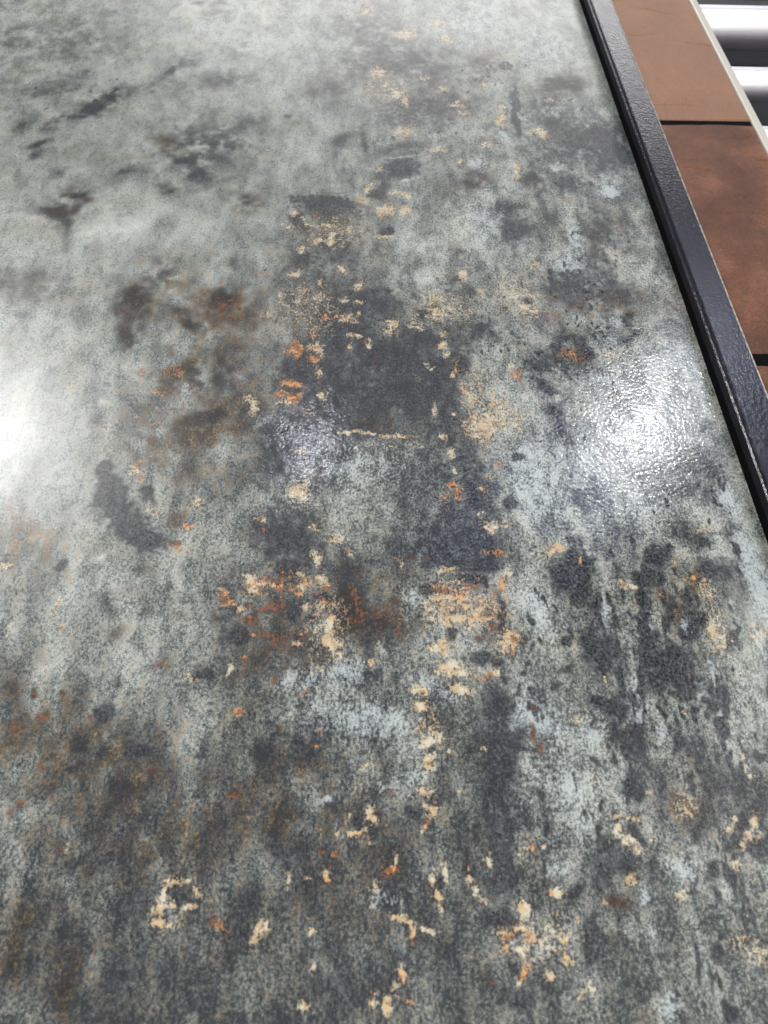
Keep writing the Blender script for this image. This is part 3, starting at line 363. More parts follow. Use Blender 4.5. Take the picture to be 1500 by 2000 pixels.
w 31 40 2.3 1.8 86 80;w 42 37 5.0 1.8 179 75;w 44 36 2.1 1.8 -175 85;r 35 29 2.8 1.2 87 90;w 10 38 1.5 1.3 177 65;w 27 12 3.1 2.7 -179 100
o 27 12 2.6 2.2 -179 90;r 28 8 2.0 1.4 179 90;w 23 6 3.2 1.9 61 90;o 31 0 3.1 1.9 179 95;w 10 1 3.1 2.2 89 75;w 17 -2 4.0 2.5 88 90
o 8 5 2.0 1.2 178 50;w -27 -2 3.9 2.6 176 65;w -23 17 2.0 1.7 100 60;w -54 38 2.3 2.0 108 95;w 86 34 4.8 3.1 -178 100;o 86 30 3.2 2.9 55 90
o 86 24 2.6 1.8 -177 100;r 76 10 3.9 1.3 162 90;k 5 96 6.5 3.5 89 110;k 39 97 6.6 4.0 180 90;r 16 100 3.6 2.5 88 60;k 16 100 3.0 2.2 88 70
k 87 111 23.7 9.0 83 60;d 87 111 24.9 11.0 83 40;k 93 93 9.0 5.1 81 50;k 89 67 13.5 8.6 80 60;k 83 44 10.2 6.1 -179 80;k -21 27 16.2 4.8 178 40
k -15 5 15.7 9.0 177 50;k 31 23 8.1 7.0 -178 45;k -40 78 11.8 10.7 160 35;c -16 110 8.8 2.8 -167 75;c 36 121 9.8 6.0 180 60;c 18 52 8.4 6.4 179 60
c 16 116 12.9 4.4 179 40;c 29 26 7.6 1.2 82 70;p 2 24 8.1 7.0 176 35;o 109 80 2.7 2.2 69 100;w 106 81 2.8 1.2 180 90;w 105 77 2.5 1.4 -178 70
w 115 81 1.3 1.1 -155 95;w 168 94 4.2 1.5 -180 80;w 164 87 4.6 2.5 69 100;w 170 80 4.5 1.6 160 90;w 175 77 2.9 1.6 158 100;p 182 88 4.9 3.1 70 80
w 183 83 2.0 1.7 -150 90;w 176 93 3.6 1.5 -179 70;d 173 86 3.9 2.9 -168 60;w 237 91 2.6 1.8 58 90;w 233 86 2.8 2.2 -149 60;w 248 88 4.8 1.7 66 100
w 243 80 4.5 2.7 -158 100;o 242 80 2.7 2.0 -161 60;w 250 82 2.5 1.9 -149 80;w 238 77 2.6 1.4 -174 80;w 233 67 3.2 2.2 73 75;o 171 69 1.9 1.1 -175 95
w 165 61 4.1 2.2 -177 90;w 193 51 2.5 1.5 70 85;w 197 52 2.5 1.4 -176 85;w 196 49 2.2 1.1 -177 70;w 147 49 2.3 2.0 -136 90;r 153 49 5.8 3.2 -177 65
b 154 49 7.4 4.3 -176 70;w 121 55 3.4 2.2 -176 100;o 118 55 1.8 1.4 -173 90;p 115 50 4.7 0.9 76 95;w 100 48 4.9 3.6 76 100;w 118 44 2.7 1.1 180 100
w 102 35 4.8 4.1 -164 100;o 102 34 3.5 2.9 -150 90;w 99 39 4.2 1.8 180 90;w 108 31 3.9 2.8 -174 85;w 115 34 3.3 2.8 -163 85;w 128 38 1.6 1.2 71 90
o 91 34 2.7 2.3 -166 100;p 91 29 2.3 2.0 66 90;w 95 23 4.8 2.1 91 100;o 95 16 3.5 2.0 74 100;r 93 13 1.8 1.6 -140 90;w 91 9 2.5 1.7 71 100
p 106 24 3.6 2.0 79 70;w 121 28 2.7 2.3 -163 90;w 119 17 4.3 1.7 80 90;w 108 11 2.8 2.2 150 80;r 106 16 2.0 1.2 79 60;w 123 1 2.9 1.2 -169 100
w 128 5 2.9 1.4 78 100;w 130 2 2.2 1.0 172 100;w 153 119 2.1 1.8 -145 90;w 186 107 2.1 1.7 -147 70;w 254 120 3.4 1.6 69 70;w 256 114 2.2 1.7 -145 60
w 208 102 7.9 5.8 58 58;b 206 102 9.3 7.3 52 50;w 229 18 6.8 5.1 47 65;p 215 34 4.0 1.4 167 95;p 223 33 1.6 1.2 -155 100;k 118 112 5.5 3.0 96 75
r 118 112 4.3 2.7 95 50;k 118 91 3.2 2.8 -153 85;k 176 115 7.2 4.5 89 95;k 180 107 3.9 3.2 -147 85;k 195 112 6.8 2.8 85 80;r 209 102 4.4 1.0 76 80
k 209 85 6.5 3.5 82 85;k 242 88 5.1 3.3 61 100;k 255 98 6.2 4.7 -147 85;k 250 117 9.3 3.3 82 85;k 247 74 8.1 6.1 -150 90;k 150 65 8.4 7.0 51 72
k 158 79 6.8 3.4 76 65;k 144 57 6.1 5.0 -157 55;k 135 31 12.1 5.0 78 80;k 132 20 4.1 2.9 72 70;d 154 29 5.7 2.8 -178 70;k 127 53 8.6 3.0 180 70
k 90 -0 10.9 8.9 -170 55;k 208 21 8.8 2.5 79 80;k 211 30 2.4 1.7 58 85;k 207 6 5.1 1.9 105 100;k 208 -9 4.9 2.9 105 120;k 211 -12 2.6 1.9 -160 110
k 216 65 5.7 4.1 59 65;k 214 51 8.1 2.8 87 60;d 141 -2 12.1 3.4 78 40;d 180 19 11.8 2.5 179 40;c 195 67 9.0 6.6 -166 60;c 201 63 6.0 4.7 -152 60
c 173 54 5.5 4.1 62 70;c 175 -5 8.2 5.6 -171 70;p 181 3 5.5 1.9 -180 70;c 146 91 10.1 8.6 -151 50;c 173 32 6.1 2.4 90 50;p 218 47 7.5 5.6 79 60
w 224 26 9.1 5.1 -175 45;c 123 69 7.5 5.1 -175 50;c 140 113 13.8 11.9 -147 50;g 174 321 82.9 65.2 -164 60;g 252 486 89.5 71.5 -152 60;g 224 253 77.9 49.8 -172 50
g 224 175 73.9 55.5 -161 35;s -267 890 360.3 241.3 105 80;s 185 1101 208.5 123.6 -173 70;s -266 426 126.5 72.7 109 50;s 307 1014 155.8 77.7 76 50;s 293 240 80.3 19.7 86 70
s -190 219 101.9 81.3 126 25;s -285 399 100.3 65.8 115 70;k -40 550 61.2 21.6 86 50;k -49 461 41.7 22.1 93 50;k -36 404 32.6 25.4 94 50;k 90 492 43.3 21.2 93 50
k 88 409 43.5 17.5 93 50;k 99 341 34.1 22.6 87 52;k 95 294 28.5 21.7 -156 50;k -11 491 75.3 18.3 90 48;k 35 485 41.1 31.1 -177 46;k -22 700 40.1 27.0 169 60
k 72 884 54.9 48.0 -163 42;k 32 979 60.4 44.3 85 38;k 99 143 40.0 10.1 86 50;k 89 84 35.0 9.4 85 45;p 24 342 36.4 29.3 -178 35;c 27 372 45.7 23.2 -180 25
b -122 426 51.7 45.7 119 60;b -147 383 37.5 30.6 164 45;b -119 536 47.5 41.3 110 60;r -120 543 27.2 20.9 102 42;r -152 426 28.9 24.7 119 32;b -185 577 36.1 28.0 109 40
b -75 237 32.0 21.5 98 55;b 5 244 44.1 24.4 179 50;b -175 139 58.2 28.6 175 35;b -210 166 33.9 26.6 134 35;r -210 166 26.3 20.7 134 32;b -113 100 37.5 23.5 173 45
b -45 198 28.0 22.1 174 45;r -45 213 24.8 15.2 177 36;b -244 289 34.6 25.1 163 35;o -249 311 28.0 21.4 156 30;b -29 110 28.7 21.4 175 40;b 217 552 59.3 27.8 -177 40
b 232 241 26.8 21.0 51 40;b 214 105 20.0 15.3 54 45;c 174 371 34.4 25.6 -169 35;c 229 331 49.7 24.2 -177 40;c 135 126 39.8 32.2 65 35;c 114 167 22.1 19.8 46 35
c 196 213 25.1 20.5 50 30;c -13 162 43.9 20.6 179 30;s 12 955 282.7 256.4 -166 45;s -198 676 179.5 97.7 178 40;g 243 398 110.3 77.3 46 75;g -54 420 28.0 25.6 105 40
g -33 383 21.2 20.6 129 70;g -15 404 27.2 17.0 91 50;g -51 347 29.5 24.0 98 45;g 75 292 27.0 18.1 168 35;g 93 317 21.6 19.5 61 30;g 44 290 15.5 13.3 -174 45
g 110 327 24.2 16.0 80 50;g 30 357 65.6 45.2 -179 30;s -247 869 320.0 238.5 107 60;k 26 485 45.8 43.4 -165 50;k 84 467 54.0 22.9 91 45;k -43 491 74.6 18.3 86 45
k -36 578 42.9 29.2 92 45;k -48 282 26.3 22.6 101 45;b -12 83 61.9 46.0 176 25;o 82 243 33.5 24.4 -176 36;w 49 933 46.4 42.7 65 30;w -17 662 46.6 32.3 -179 34
w -40 550 48.0 33.3 92 32;w 85 551 34.0 27.5 -171 36;w 113 437 45.8 18.0 90 36;w 160 566 36.4 28.9 69 34;o -47 261 33.4 16.7 178 36;w 105 31 26.7 12.9 -180 36
w -17 228 27.4 14.5 83 40;w 47 147 26.8 10.0 86 36;k 241 841 64.0 46.3 69 42;k 290 811 51.8 34.1 70 42;k 226 581 41.4 31.8 -163 45;k 262 666 42.5 26.0 72 36
k 168 673 33.6 21.0 78 36;k 191 486 38.5 22.8 76 42;k -22 638 42.9 40.7 90 42;k -41 593 43.8 29.5 92 42;k 8 551 52.7 27.5 -179 46;k 26 498 59.9 38.1 -179 50
k 24 443 52.9 26.2 -180 46;k -52 388 42.2 25.0 94 42;k 85 426 45.6 21.8 84 44;k 89 372 31.2 20.8 82 44;k 93 294 27.5 22.4 -171 46;k -45 296 27.5 26.2 136 44
k -33 461 47.7 22.2 92 46;b -175 60 75.6 59.0 128 20;k 27 551 41.4 28.8 87 45;k -30 524 92.2 28.0 91 40;k 3 461 66.9 53.8 -179 42;k 78 449 70.2 27.0 91 42
c 285 486 48.2 31.0 -170 30;c 150 322 29.4 23.6 67 35;d 258 801 120.8 68.4 75 30;d -371 1026 101.6 74.2 171 30;d -158 792 125.9 101.0 64 25;k 239 254 5.7 1.1 107 86
k 236 321 3.0 1.0 91 85;k 197 249 6.6 1.9 78 80;k 193 174 4.0 1.1 100 65;k 207 258 5.6 1.0 97 56;k 223 159 7.0 2.1 92 87;k 226 245 7.9 2.1 91 86
k 263 260 2.7 0.9 90 65;k 224 227 8.0 1.8 98 92;k 240 251 3.6 0.8 85 87;k 198 269 6.7 1.8 89 78;k 290 270 5.4 1.3 88 93;k 255 243 5.8 1.5 77 94
k 265 249 6.2 1.7 81 69;k 249 249 3.5 1.2 105 91;k 226 210 8.4 1.7 97 94;k 209 250 3.6 1.1 98 57;k 202 191 3.2 1.1 89 65;k 218 260 9.3 1.8 96 57
k 228 238 6.1 1.2 93 81;k 185 151 5.5 1.6 90 70;k 213 245 6.0 1.3 97 76;k 188 242 7.7 1.6 87 72;k 198 285 6.0 1.4 80 66;k 221 272 3.5 1.0 96 95
k 249 177 7.8 1.6 105 80;k 253 186 6.2 1.3 79 65;k 249 249 2.5 0.8 86 57;k 214 295 7.7 1.6 83 91;k 235 242 6.7 1.6 102 62;k 204 220 5.2 1.0 91 85
k 231 229 3.2 1.0 88 71;k 244 269 7.6 1.5 93 70;k 248 332 6.2 1.8 90 87;k 223 250 4.1 1.4 93 70;k 210 221 7.0 1.5 87 91;k 193 207 3.5 0.8 96 63
k 235 219 4.0 1.1 91 72;k 229 240 8.2 1.6 87 67;k 265 195 3.1 1.0 85 64;k 186 186 3.8 1.1 89 87;k 222 323 2.9 0.8 76 58;k 240 220 3.6 1.0 89 92
k 228 170 4.7 1.2 79 69;k 215 240 3.7 0.9 88 66;k 210 242 6.3 1.2 93 94;k 204 225 7.7 1.9 95 81;k 241 215 5.7 1.4 94 59;k 249 252 5.3 1.1 86 86
k 226 188 7.1 1.9 86 64;k 274 292 5.9 1.1 97 68;k 197 200 6.4 1.4 90 69;k 207 243 5.8 1.5 84 69;k 220 279 9.7 1.8 80 92;k 249 248 8.7 1.6 92 79
k 199 181 9.6 1.9 91 69;k 278 313 4.3 0.9 80 81;k 291 287 7.7 2.0 94 91;k 276 240 5.4 1.9 84 57;k 206 216 3.3 1.1 88 93;k 163 208 8.5 1.7 85 72
k 206 165 7.2 1.4 83 67;k 221 181 3.9 1.2 99 62;k 212 239 3.6 0.8 102 69;k 210 147 3.2 1.2 83 75;k 230 143 2.9 1.0 95 86;k 224 201 2.7 0.8 93 85
k 211 168 4.2 1.4 80 69;k 209 172 4.1 1.1 101 76;k 194 163 3.9 1.3 98 72;k 214 145 8.8 1.8 102 93;k 227 185 4.1 1.1 96 78;k 246 174 4.3 1.5 102 85
k 207 162 5.2 1.1 83 92;k 236 197 6.2 1.2 86 61;k 202 200 4.7 1.3 94 66;k 243 208 7.6 1.5 91 58;k 200 188 7.4 1.6 84 78;k 223 204 9.6 1.7 90 92
k 235 163 4.7 1.8 80 58;k 206 204 4.4 1.0 88 83;k 275 216 3.2 1.0 80 74;k 211 144 10.5 1.9 95 56;k 239 196 4.9 0.9 101 62;k 221 162 5.9 1.3 102 93
k 220 196 4.9 1.3 90 62;k 228 195 5.2 1.1 96 67;k 232 241 7.0 2.0 92 82;k 258 217 7.9 1.6 85 73;k 259 162 5.2 1.6 92 56;k 231 181 5.1 1.8 83 66
k 224 220 5.1 1.5 98 71;k 262 242 5.1 0.9 88 55;k 231 160 8.0 1.8 86 88;k 239 184 4.7 1.1 91 65;k 240 156 5.4 1.5 87 80;k 236 203 5.3 1.3 96 62
k 212 171 3.2 1.0 96 65;k 236 185 6.3 1.8 86 86;k 215 156 4.5 1.6 100 76;k 243 141 7.0 1.9 87 80;k 189 170 5.5 1.5 95 85;k 214 245 3.4 0.8 93 66
k 215 151 4.6 1.1 87 57;k 237 191 6.3 1.6 89 58;k 217 117 6.8 1.8 82 76;k 222 157 6.2 1.2 98 87;k 236 221 4.9 1.6 97 82;k 182 175 4.8 1.4 72 75
k 204 191 5.6 1.2 92 70;k 166 245 5.9 1.4 76 62;k 161 261 3.1 1.2 89 62;k 150 236 5.4 1.6 92 71;k 200 232 6.9 2.0 94 70;k 177 192 3.3 1.1 87 55
k 193 280 5.2 1.7 99 65;k 170 216 6.9 1.3 83 66;k 177 231 9.1 2.0 103 93;k 155 218 8.1 1.9 82 66;k 166 263 4.3 1.3 90 59;k 142 241 8.1 1.9 100 71
k 169 196 7.3 1.6 91 91;k 169 254 10.1 2.0 90 72;k 177 237 5.2 1.3 93 74;k 185 208 8.4 1.9 93 61;k 169 293 6.0 1.2 91 77;k 161 226 5.2 1.4 94 58
k 180 218 6.6 1.7 96 66;k 138 248 4.6 0.9 84 80;k 178 240 4.7 0.9 94 81;k 181 242 4.5 1.4 93 58;k 167 249 4.6 1.7 90 91;k 188 228 8.6 2.0 95 83
k 173 241 8.9 2.1 100 61;k 252 175 8.5 1.4 82 62;k 232 138 4.0 0.9 83 64;k 254 168 10.3 1.8 86 84;k 196 121 4.4 1.1 105 77;k 218 93 9.9 1.5 98 78
k 228 132 4.5 0.9 73 88;k 249 164 3.0 0.9 94 63;k 287 172 9.2 1.7 88 93;k 246 130 9.3 1.8 84 62;k 260 210 5.6 1.0 100 70;k 214 34 3.7 1.1 106 75
k 223 108 10.6 1.9 90 71;k 261 119 4.4 1.4 96 67;k 238 114 5.2 1.6 96 56;k 282 108 6.1 0.9 95 72;k 214 91 6.6 2.0 89 85;k 227 63 6.2 1.3 92 60
k 232 122 7.4 1.4 84 80;k 223 123 7.2 1.7 83 88;k 257 124 5.1 1.1 97 70;k 205 62 4.7 0.9 94 59;k 274 119 3.8 1.0 67 95;k 269 143 4.3 0.9 82 89
k 266 167 4.5 0.9 96 64;k 230 81 6.3 1.9 98 88;k 213 50 4.6 1.5 86 86;k 222 77 3.6 1.0 90 83;k 232 127 7.4 1.3 104 77;k 224 133 6.4 2.1 99 71
k 246 108 5.6 1.1 95 64;k 251 124 4.9 1.3 88 67;k 252 157 5.4 1.3 100 67;k 241 185 3.9 0.9 91 63;k 252 186 7.6 1.2 96 77;k 257 133 9.0 2.0 90 67
k 224 142 5.1 1.1 86 58;k 171 149 3.1 1.3 94 90;k 186 165 6.5 1.8 90 63;k 190 128 4.8 1.2 98 78;k 172 153 5.2 1.8 95 74;k 179 124 6.9 1.9 94 64
k 178 131 8.9 1.9 98 66;k 183 143 3.0 1.0 88 76;k 188 141 6.7 1.5 78 72;k 177 136 3.5 0.9 99 78;k 181 136 6.5 1.9 99 76;k 196 139 3.7 1.4 95 61
k 185 156 4.0 1.0 80 85;k 188 142 8.3 2.0 92 86;k 180 142 8.3 2.0 98 75;k 206 192 7.9 1.9 96 73;k 156 157 5.8 1.5 87 84;k 182 122 3.5 1.4 74 56
k 189 136 6.5 1.9 95 60;k 196 172 7.4 2.0 85 82;k 170 134 8.4 1.8 101 62;k 167 143 2.9 1.2 93 83;k 199 151 3.6 1.1 90 62;k 189 194 3.8 1.4 91 60
k 183 136 3.7 1.0 104 84;k 152 78 6.7 1.8 86 68;k 163 69 5.5 1.6 89 61;k 177 81 4.9 1.5 89 66;k 164 91 3.0 1.1 95 93;k 163 81 5.6 1.6 92 76
k 178 114 3.6 0.9 96 76;k 173 85 5.5 1.9 103 77;k 155 86 4.9 1.7 91 60;k 182 115 3.4 1.5 83 80;k 159 103 5.0 1.6 84 83;k 147 126 4.5 1.3 90 57
k 165 92 6.0 1.9 82 88;k 175 106 4.4 1.0 91 95;k 182 68 6.0 1.7 91 70;k 154 134 3.5 1.0 92 59;k 181 121 7.8 2.0 91 75;k 153 41 4.9 1.3 96 87
k 148 98 6.3 1.4 95 61;k 157 90 2.4 0.8 93 66;k 159 83 3.4 1.1 97 84;k 157 132 5.1 1.3 97 60;k 159 66 3.2 0.9 95 78;k 235 78 10.2 1.6 91 86
k 238 86 5.5 1.0 86 61;k 245 115 12.9 1.8 92 81;k 222 35 5.3 0.8 102 70;k 233 70 8.2 1.8 96 61;k 226 85 7.2 1.1 95 91;k 227 55 11.0 2.0 79 73
k 231 52 8.5 2.1 83 82;k 234 28 12.1 1.9 87 78;k 204 58 8.9 1.4 79 57;k 239 96 5.9 1.1 89 68;k 241 105 11.8 2.0 95 90;k 224 62 7.0 2.0 93 80
k 255 92 5.6 0.9 100 90;k 201 6 8.8 1.5 88 62;k 227 70 5.4 1.2 87 91;k 210 -24 10.9 1.5 91 77;k 238 88 9.0 1.7 96 59;k 245 93 8.0 1.3 92 71
k 234 94 6.3 0.9 101 55;k 227 38 5.4 1.2 82 89;k 243 57 8.6 1.2 102 73;k 196 16 11.7 1.8 82 89;k 255 84 13.5 2.0 95 88;k 233 40 7.1 1.8 98 88
k 238 130 7.7 1.9 91 57;k 238 572 3.4 1.6 104 89;k 196 603 2.3 1.0 95 89;k 209 587 3.4 2.0 100 92;k 214 606 1.9 0.8 93 83;k 178 593 1.9 1.3 84 63
k 252 599 3.6 2.0 80 68;k 248 598 1.9 1.3 83 86;k 260 585 3.8 1.9 80 58;k 227 570 2.1 1.2 97 86;k 168 583 2.0 1.3 79 81;k 174 564 1.7 1.2 82 82
k 213 626 2.1 1.3 83 67;k 266 619 2.7 1.9 87 56;k 213 586 1.7 0.9 94 69;k 175 577 3.0 1.4 87 71;k 250 588 2.0 0.9 82 90;k 201 605 2.9 1.3 91 95
k 261 593 2.5 1.2 85 74;k 196 595 4.0 1.8 93 73;k 197 605 2.9 2.0 84 89;k 237 585 1.4 0.9 101 91;k 193 572 3.1 1.9 93 72;k 177 596 2.0 1.0 90 68
k 239 586 2.0 1.0 84 72;k 257 616 3.9 1.9 91 90;k 227 565 2.4 1.9 85 85;k 206 572 2.7 1.2 80 62;k 249 601 1.7 1.0 92 76;k 226 602 3.6 2.0 102 78
k 218 587 3.5 1.8 96 64;k 251 595 2.1 1.4 90 88;k 244 613 1.6 1.3 85 84;k 252 573 2.1 1.0 87 89;k 211 612 3.5 1.9 92 86;k 209 603 2.5 2.0 75 89
k 219 604 1.2 1.0 84 64;k 217 602 2.8 1.4 93 70;k 234 610 4.1 1.9 89 64;k 195 598 1.7 1.1 94 64;k 213 590 2.5 1.4 103 76;k 223 587 2.3 1.4 79 94
k 176 600 2.5 1.8 88 77;k 203 594 1.3 1.0 96 63;k 204 603 2.3 1.6 86 68;k 180 598 2.1 1.3 85 72;k 219 592 2.4 1.9 100 62;k 255 617 1.9 0.8 79 69
k 215 604 2.3 1.5 91 84;k 203 564 2.4 1.5 91 71;k 207 576 4.2 1.9 91 82;k 218 491 4.1 1.8 83 81;k 224 512 3.2 1.7 96 56;k 197 492 2.4 1.1 85 90
k 234 458 2.6 1.3 82 73;k 251 492 1.9 1.5 84 93;k 230 556 3.7 1.7 97 80;k 228 553 1.4 1.1 87 77;k 214 527 1.2 0.9 86 92;k 227 521 3.7 1.8 91 64
k 233 520 3.6 1.9 91 82;k 217 493 3.7 1.8 102 65;k 201 530 2.2 1.5 98 95;k 237 496 2.5 1.7 85 78;k 223 529 1.2 1.0 85 74;k 233 528 2.7 1.3 92 84
k 226 502 1.0 0.8 102 73;k 222 531 1.9 1.0 90 61;k 230 552 2.8 1.8 90 69;k 215 532 1.6 0.9 90 67;k 240 525 3.2 1.9 89 88;k 240 525 1.2 0.9 83 56
k 246 530 2.1 1.1 98 71;k 201 498 2.4 1.6 106 70;k 218 495 1.6 1.3 94 74;k 227 532 2.4 1.8 76 59;k 213 528 2.5 1.5 90 74;k 206 507 2.2 1.6 80 62
k 223 586 3.8 2.0 86 85;k 220 543 2.8 1.9 78 78;k 242 501 1.1 0.9 85 81;k 196 520 1.9 1.1 93 71;k 231 530 3.8 1.7 89 83;k 225 526 1.5 0.8 79 77
k 209 537 3.5 1.7 93 74;k 208 531 1.3 1.0 93 93;k 206 499 2.4 1.9 95 85;k 200 546 2.0 1.5 94 73;k 233 512 2.6 1.9 100 86;k 226 535 2.1 1.3 97 89
k 232 518 1.9 1.5 81 80;k 273 830 2.5 1.5 77 69;k 223 792 1.3 1.0 79 88;k 274 807 3.1 1.6 98 82;k 290 858 1.6 1.1 86 85;k 214 786 1.5 0.8 88 64
k 233 838 3.6 2.0 85 73;k 265 849 1.7 0.9 86 62;k 289 807 2.7 1.8 84 80;k 256 787 1.8 1.2 94 55;k 244 775 2.0 0.9 94 77;k 282 825 2.6 1.3 85 86
k 247 882 2.4 1.9 88 74;k 288 825 1.1 0.8 80 91;k 272 873 2.8 1.5 87 55;k 225 744 3.7 1.8 97 91;k 261 744 4.3 2.0 92 75;k 256 839 1.8 1.4 89 57
k 277 808 1.8 0.9 88 80;k 228 795 2.1 1.2 92 67;k 217 796 2.0 1.6 89 71;k 224 763 2.1 1.1 82 81;k 254 852 3.4 2.0 90 65;k 261 780 2.0 1.5 91 85
k 254 835 2.6 1.7 93 66;k 240 763 1.2 1.0 87 66;k 279 815 2.3 1.1 80 73;k 231 807 1.7 1.3 101 92;k 216 815 2.5 1.8 90 91;k 234 851 2.2 1.3 87 65
k 208 788 1.9 1.3 89 58;k 245 827 2.4 1.3 85 70;k 268 851 1.9 1.5 102 92;k 243 775 2.4 1.5 92 78;k 252 812 3.3 1.6 94 57;k 217 794 2.0 1.1 98 87
k 210 790 2.2 1.7 92 83;k 221 770 1.2 0.8 94 74;k 249 744 2.5 1.5 89 68;k 256 876 3.1 1.5 84 58;k 260 836 3.3 1.7 74 78;k 210 809 1.1 0.9 83 79
k 259 796 1.4 0.9 84 74;k 195 775 2.7 1.3 92 69;k 208 765 2.5 1.4 85 66;k 251 794 2.0 1.3 97 58;k 195 796 2.7 1.3 88 68;k 272 866 1.4 0.8 90 88
k 227 847 3.2 1.5 89 78;k 205 826 2.5 1.9 87 59;k 233 787 2.9 1.4 98 83;k 240 913 2.1 1.3 99 71;k 243 900 2.9 2.0 82 80;k 245 911 2.4 1.9 100 56
k 254 880 2.2 1.6 84 79;k 280 891 3.0 2.0 102 93;k 260 865 3.9 2.0 87 61;k 243 895 2.1 1.3 109 93;k 236 885 1.8 1.1 89 66;k 251 949 2.2 1.6 84 63
k 225 907 1.6 1.3 98 62;k 274 897 2.5 1.5 90 64;k 207 917 1.7 0.9 74 67;k 253 917 1.6 1.3 90 59;k 224 908 2.1 1.5 88 56;k 248 897 1.2 0.9 92 84
k 271 913 2.3 1.3 80 65;k 182 884 1.4 0.9 80 74;k 237 915 3.3 1.7 90 60;k 252 900 1.6 1.3 81 65;k 269 913 2.7 1.9 94 87;k 224 916 1.5 0.8 86 85
k 228 886 2.1 1.7 88 64;k 236 865 3.0 1.5 84 79;k 268 944 2.5 2.0 94 86;k 266 934 1.6 1.2 98 65;k 227 867 2.8 1.9 95 59;k 231 900 1.4 1.0 88 60
k 229 922 1.7 1.1 96 57;k 243 932 1.6 1.3 95 89;k 266 847 2.2 1.7 96 56;k 301 943 1.7 0.8 92 57;k 235 885 2.1 0.9 78 88;k 224 906 2.5 1.6 91 73
k 212 860 1.4 1.1 88 63;k 270 915 1.5 0.8 94 66;k 241 891 3.5 1.8 83 78;k 226 886 2.1 1.5 86 83;k 250 954 4.3 2.1 82 75;k 230 899 1.4 0.9 89 76
k 258 889 1.3 0.9 94 56;k 209 877 2.7 1.9 83 79;k 249 914 2.9 1.6 84 81;k 267 941 2.2 1.1 86 74;k 250 922 1.5 1.2 100 84;k 239 586 1.2 0.9 81 77
k 228 651 3.8 1.7 83 78;k 228 654 1.8 1.5 84 74;k 238 629 3.0 1.5 89 73;k 227 664 2.1 1.6 100 82;k 268 674 2.4 1.1 99 90;k 254 663 1.2 0.8 79 77
k 219 583 1.4 0.8 95 73;k 227 660 3.7 1.7 91 70;k 285 650 2.0 1.1 82 68;k 265 651 1.9 1.5 89 56;k 230 622 2.0 1.0 84 57;k 254 702 3.0 1.7 92 57
k 231 623 4.3 2.0 83 79;k 273 676 2.1 1.4 93 65;k 284 625 1.4 0.9 86 68;k 262 562 3.6 2.0 97 87;k 231 580 2.2 1.2 98 80;k 286 664 2.2 1.3 81 91
k 258 594 1.6 1.3 98 74;k 264 655 1.8 1.0 84 69;k 211 616 3.0 1.3 82 85;k 266 653 3.2 1.7 94 88;k 236 661 1.9 1.2 80 66;k 234 664 1.2 0.9 92 76
k 213 602 2.5 1.3 93 91;k 261 642 1.6 1.3 93 74;k 265 660 2.4 1.2 92 94;k 287 651 2.8 1.3 82 57;k 244 706 1.7 1.0 91 82;k 277 636 2.2 1.5 106 69
k 266 612 2.9 1.8 93 90;k 280 694 1.5 1.2 93 78;k 269 639 3.1 1.7 80 81;k 281 632 1.6 1.2 97 56;k 286 615 2.3 1.4 86 68;k 268 627 1.4 1.0 86 70
k 256 629 1.5 0.9 97 82;k 229 637 3.1 1.4 95 86;k 252 572 2.7 1.6 97 92;k 183 955 2.1 0.9 88 88;k 188 947 2.3 1.8 87 74;k 176 988 4.3 2.1 95 95
k 179 969 1.9 1.0 92 82;k 224 987 3.7 1.7 94 85;k 217 1012 2.4 1.5 89 65;k 180 944 2.9 1.6 98 78;k 145 931 1.4 1.1 92 76;k 179 973 2.9 1.8 94 67
k 206 947 2.7 1.7 109 75;k 190 1001 2.4 1.3 92 73;k 170 962 3.3 1.7 86 72;k 155 972 1.5 1.1 95 57;k 198 988 2.6 1.3 79 58;k 156 956 3.2 1.7 75 62
k 177 986 2.0 1.5 97 66;k 186 946 2.0 1.5 95 67;k 178 979 1.8 1.2 89 85;k 176 1009 2.1 1.1 102 83;k 170 979 4.1 1.9 102 56;k 186 957 2.2 1.0 85 69
k 141 974 3.6 1.7 87 87;k 164 952 2.3 1.8 89 82;k 166 958 2.1 1.2 87 68;k 123 835 3.2 1.8 95 76;k 66 857 1.4 0.9 91 68;k 141 902 3.7 1.7 91 84
k 49 829 3.2 1.5 109 76;k 65 872 2.8 1.3 90 87;k 59 859 1.5 1.2 99 79;k 148 872 2.5 1.4 89 57;k 99 874 1.7 1.3 99 69;k 113 872 1.5 1.0 93 90
k 105 880 3.3 2.0 88 69;k 72 953 2.4 1.8 79 71;k 59 834 3.2 1.9 90 68;k 86 929 2.1 1.7 108 78;k 67 898 3.6 1.8 82 77;k 112 850 1.9 1.4 96 64
k 65 879 3.5 1.6 81 72;k 65 919 2.7 1.7 94 70;k 118 863 3.0 2.0 77 57;k 138 874 2.7 1.7 78 81;k 143 926 3.6 1.8 81 80;k 61 935 1.9 0.9 99 89
k 72 883 1.4 1.0 73 83;k 108 873 1.3 0.8 91 65;k 94 889 3.2 1.8 101 79;k 82 850 1.0 0.8 93 79;k 112 888 2.2 1.1 95 93;k 102 840 2.4 1.7 100 82
k 60 910 2.5 1.5 81 83;k 44 907 1.4 0.8 94 57;k 93 837 1.8 0.9 84 65;k 107 950 3.6 1.9 107 64;k 113 844 1.5 1.1 88 84;k 58 861 1.2 1.0 80 84
k 58 882 2.5 1.3 103 59;k 65 884 2.1 1.3 73 89;k 121 854 1.7 0.8 98 91;k 115 889 1.7 0.8 95 93;k 91 965 2.8 1.3 82 75;k 87 873 1.8 1.2 88 59
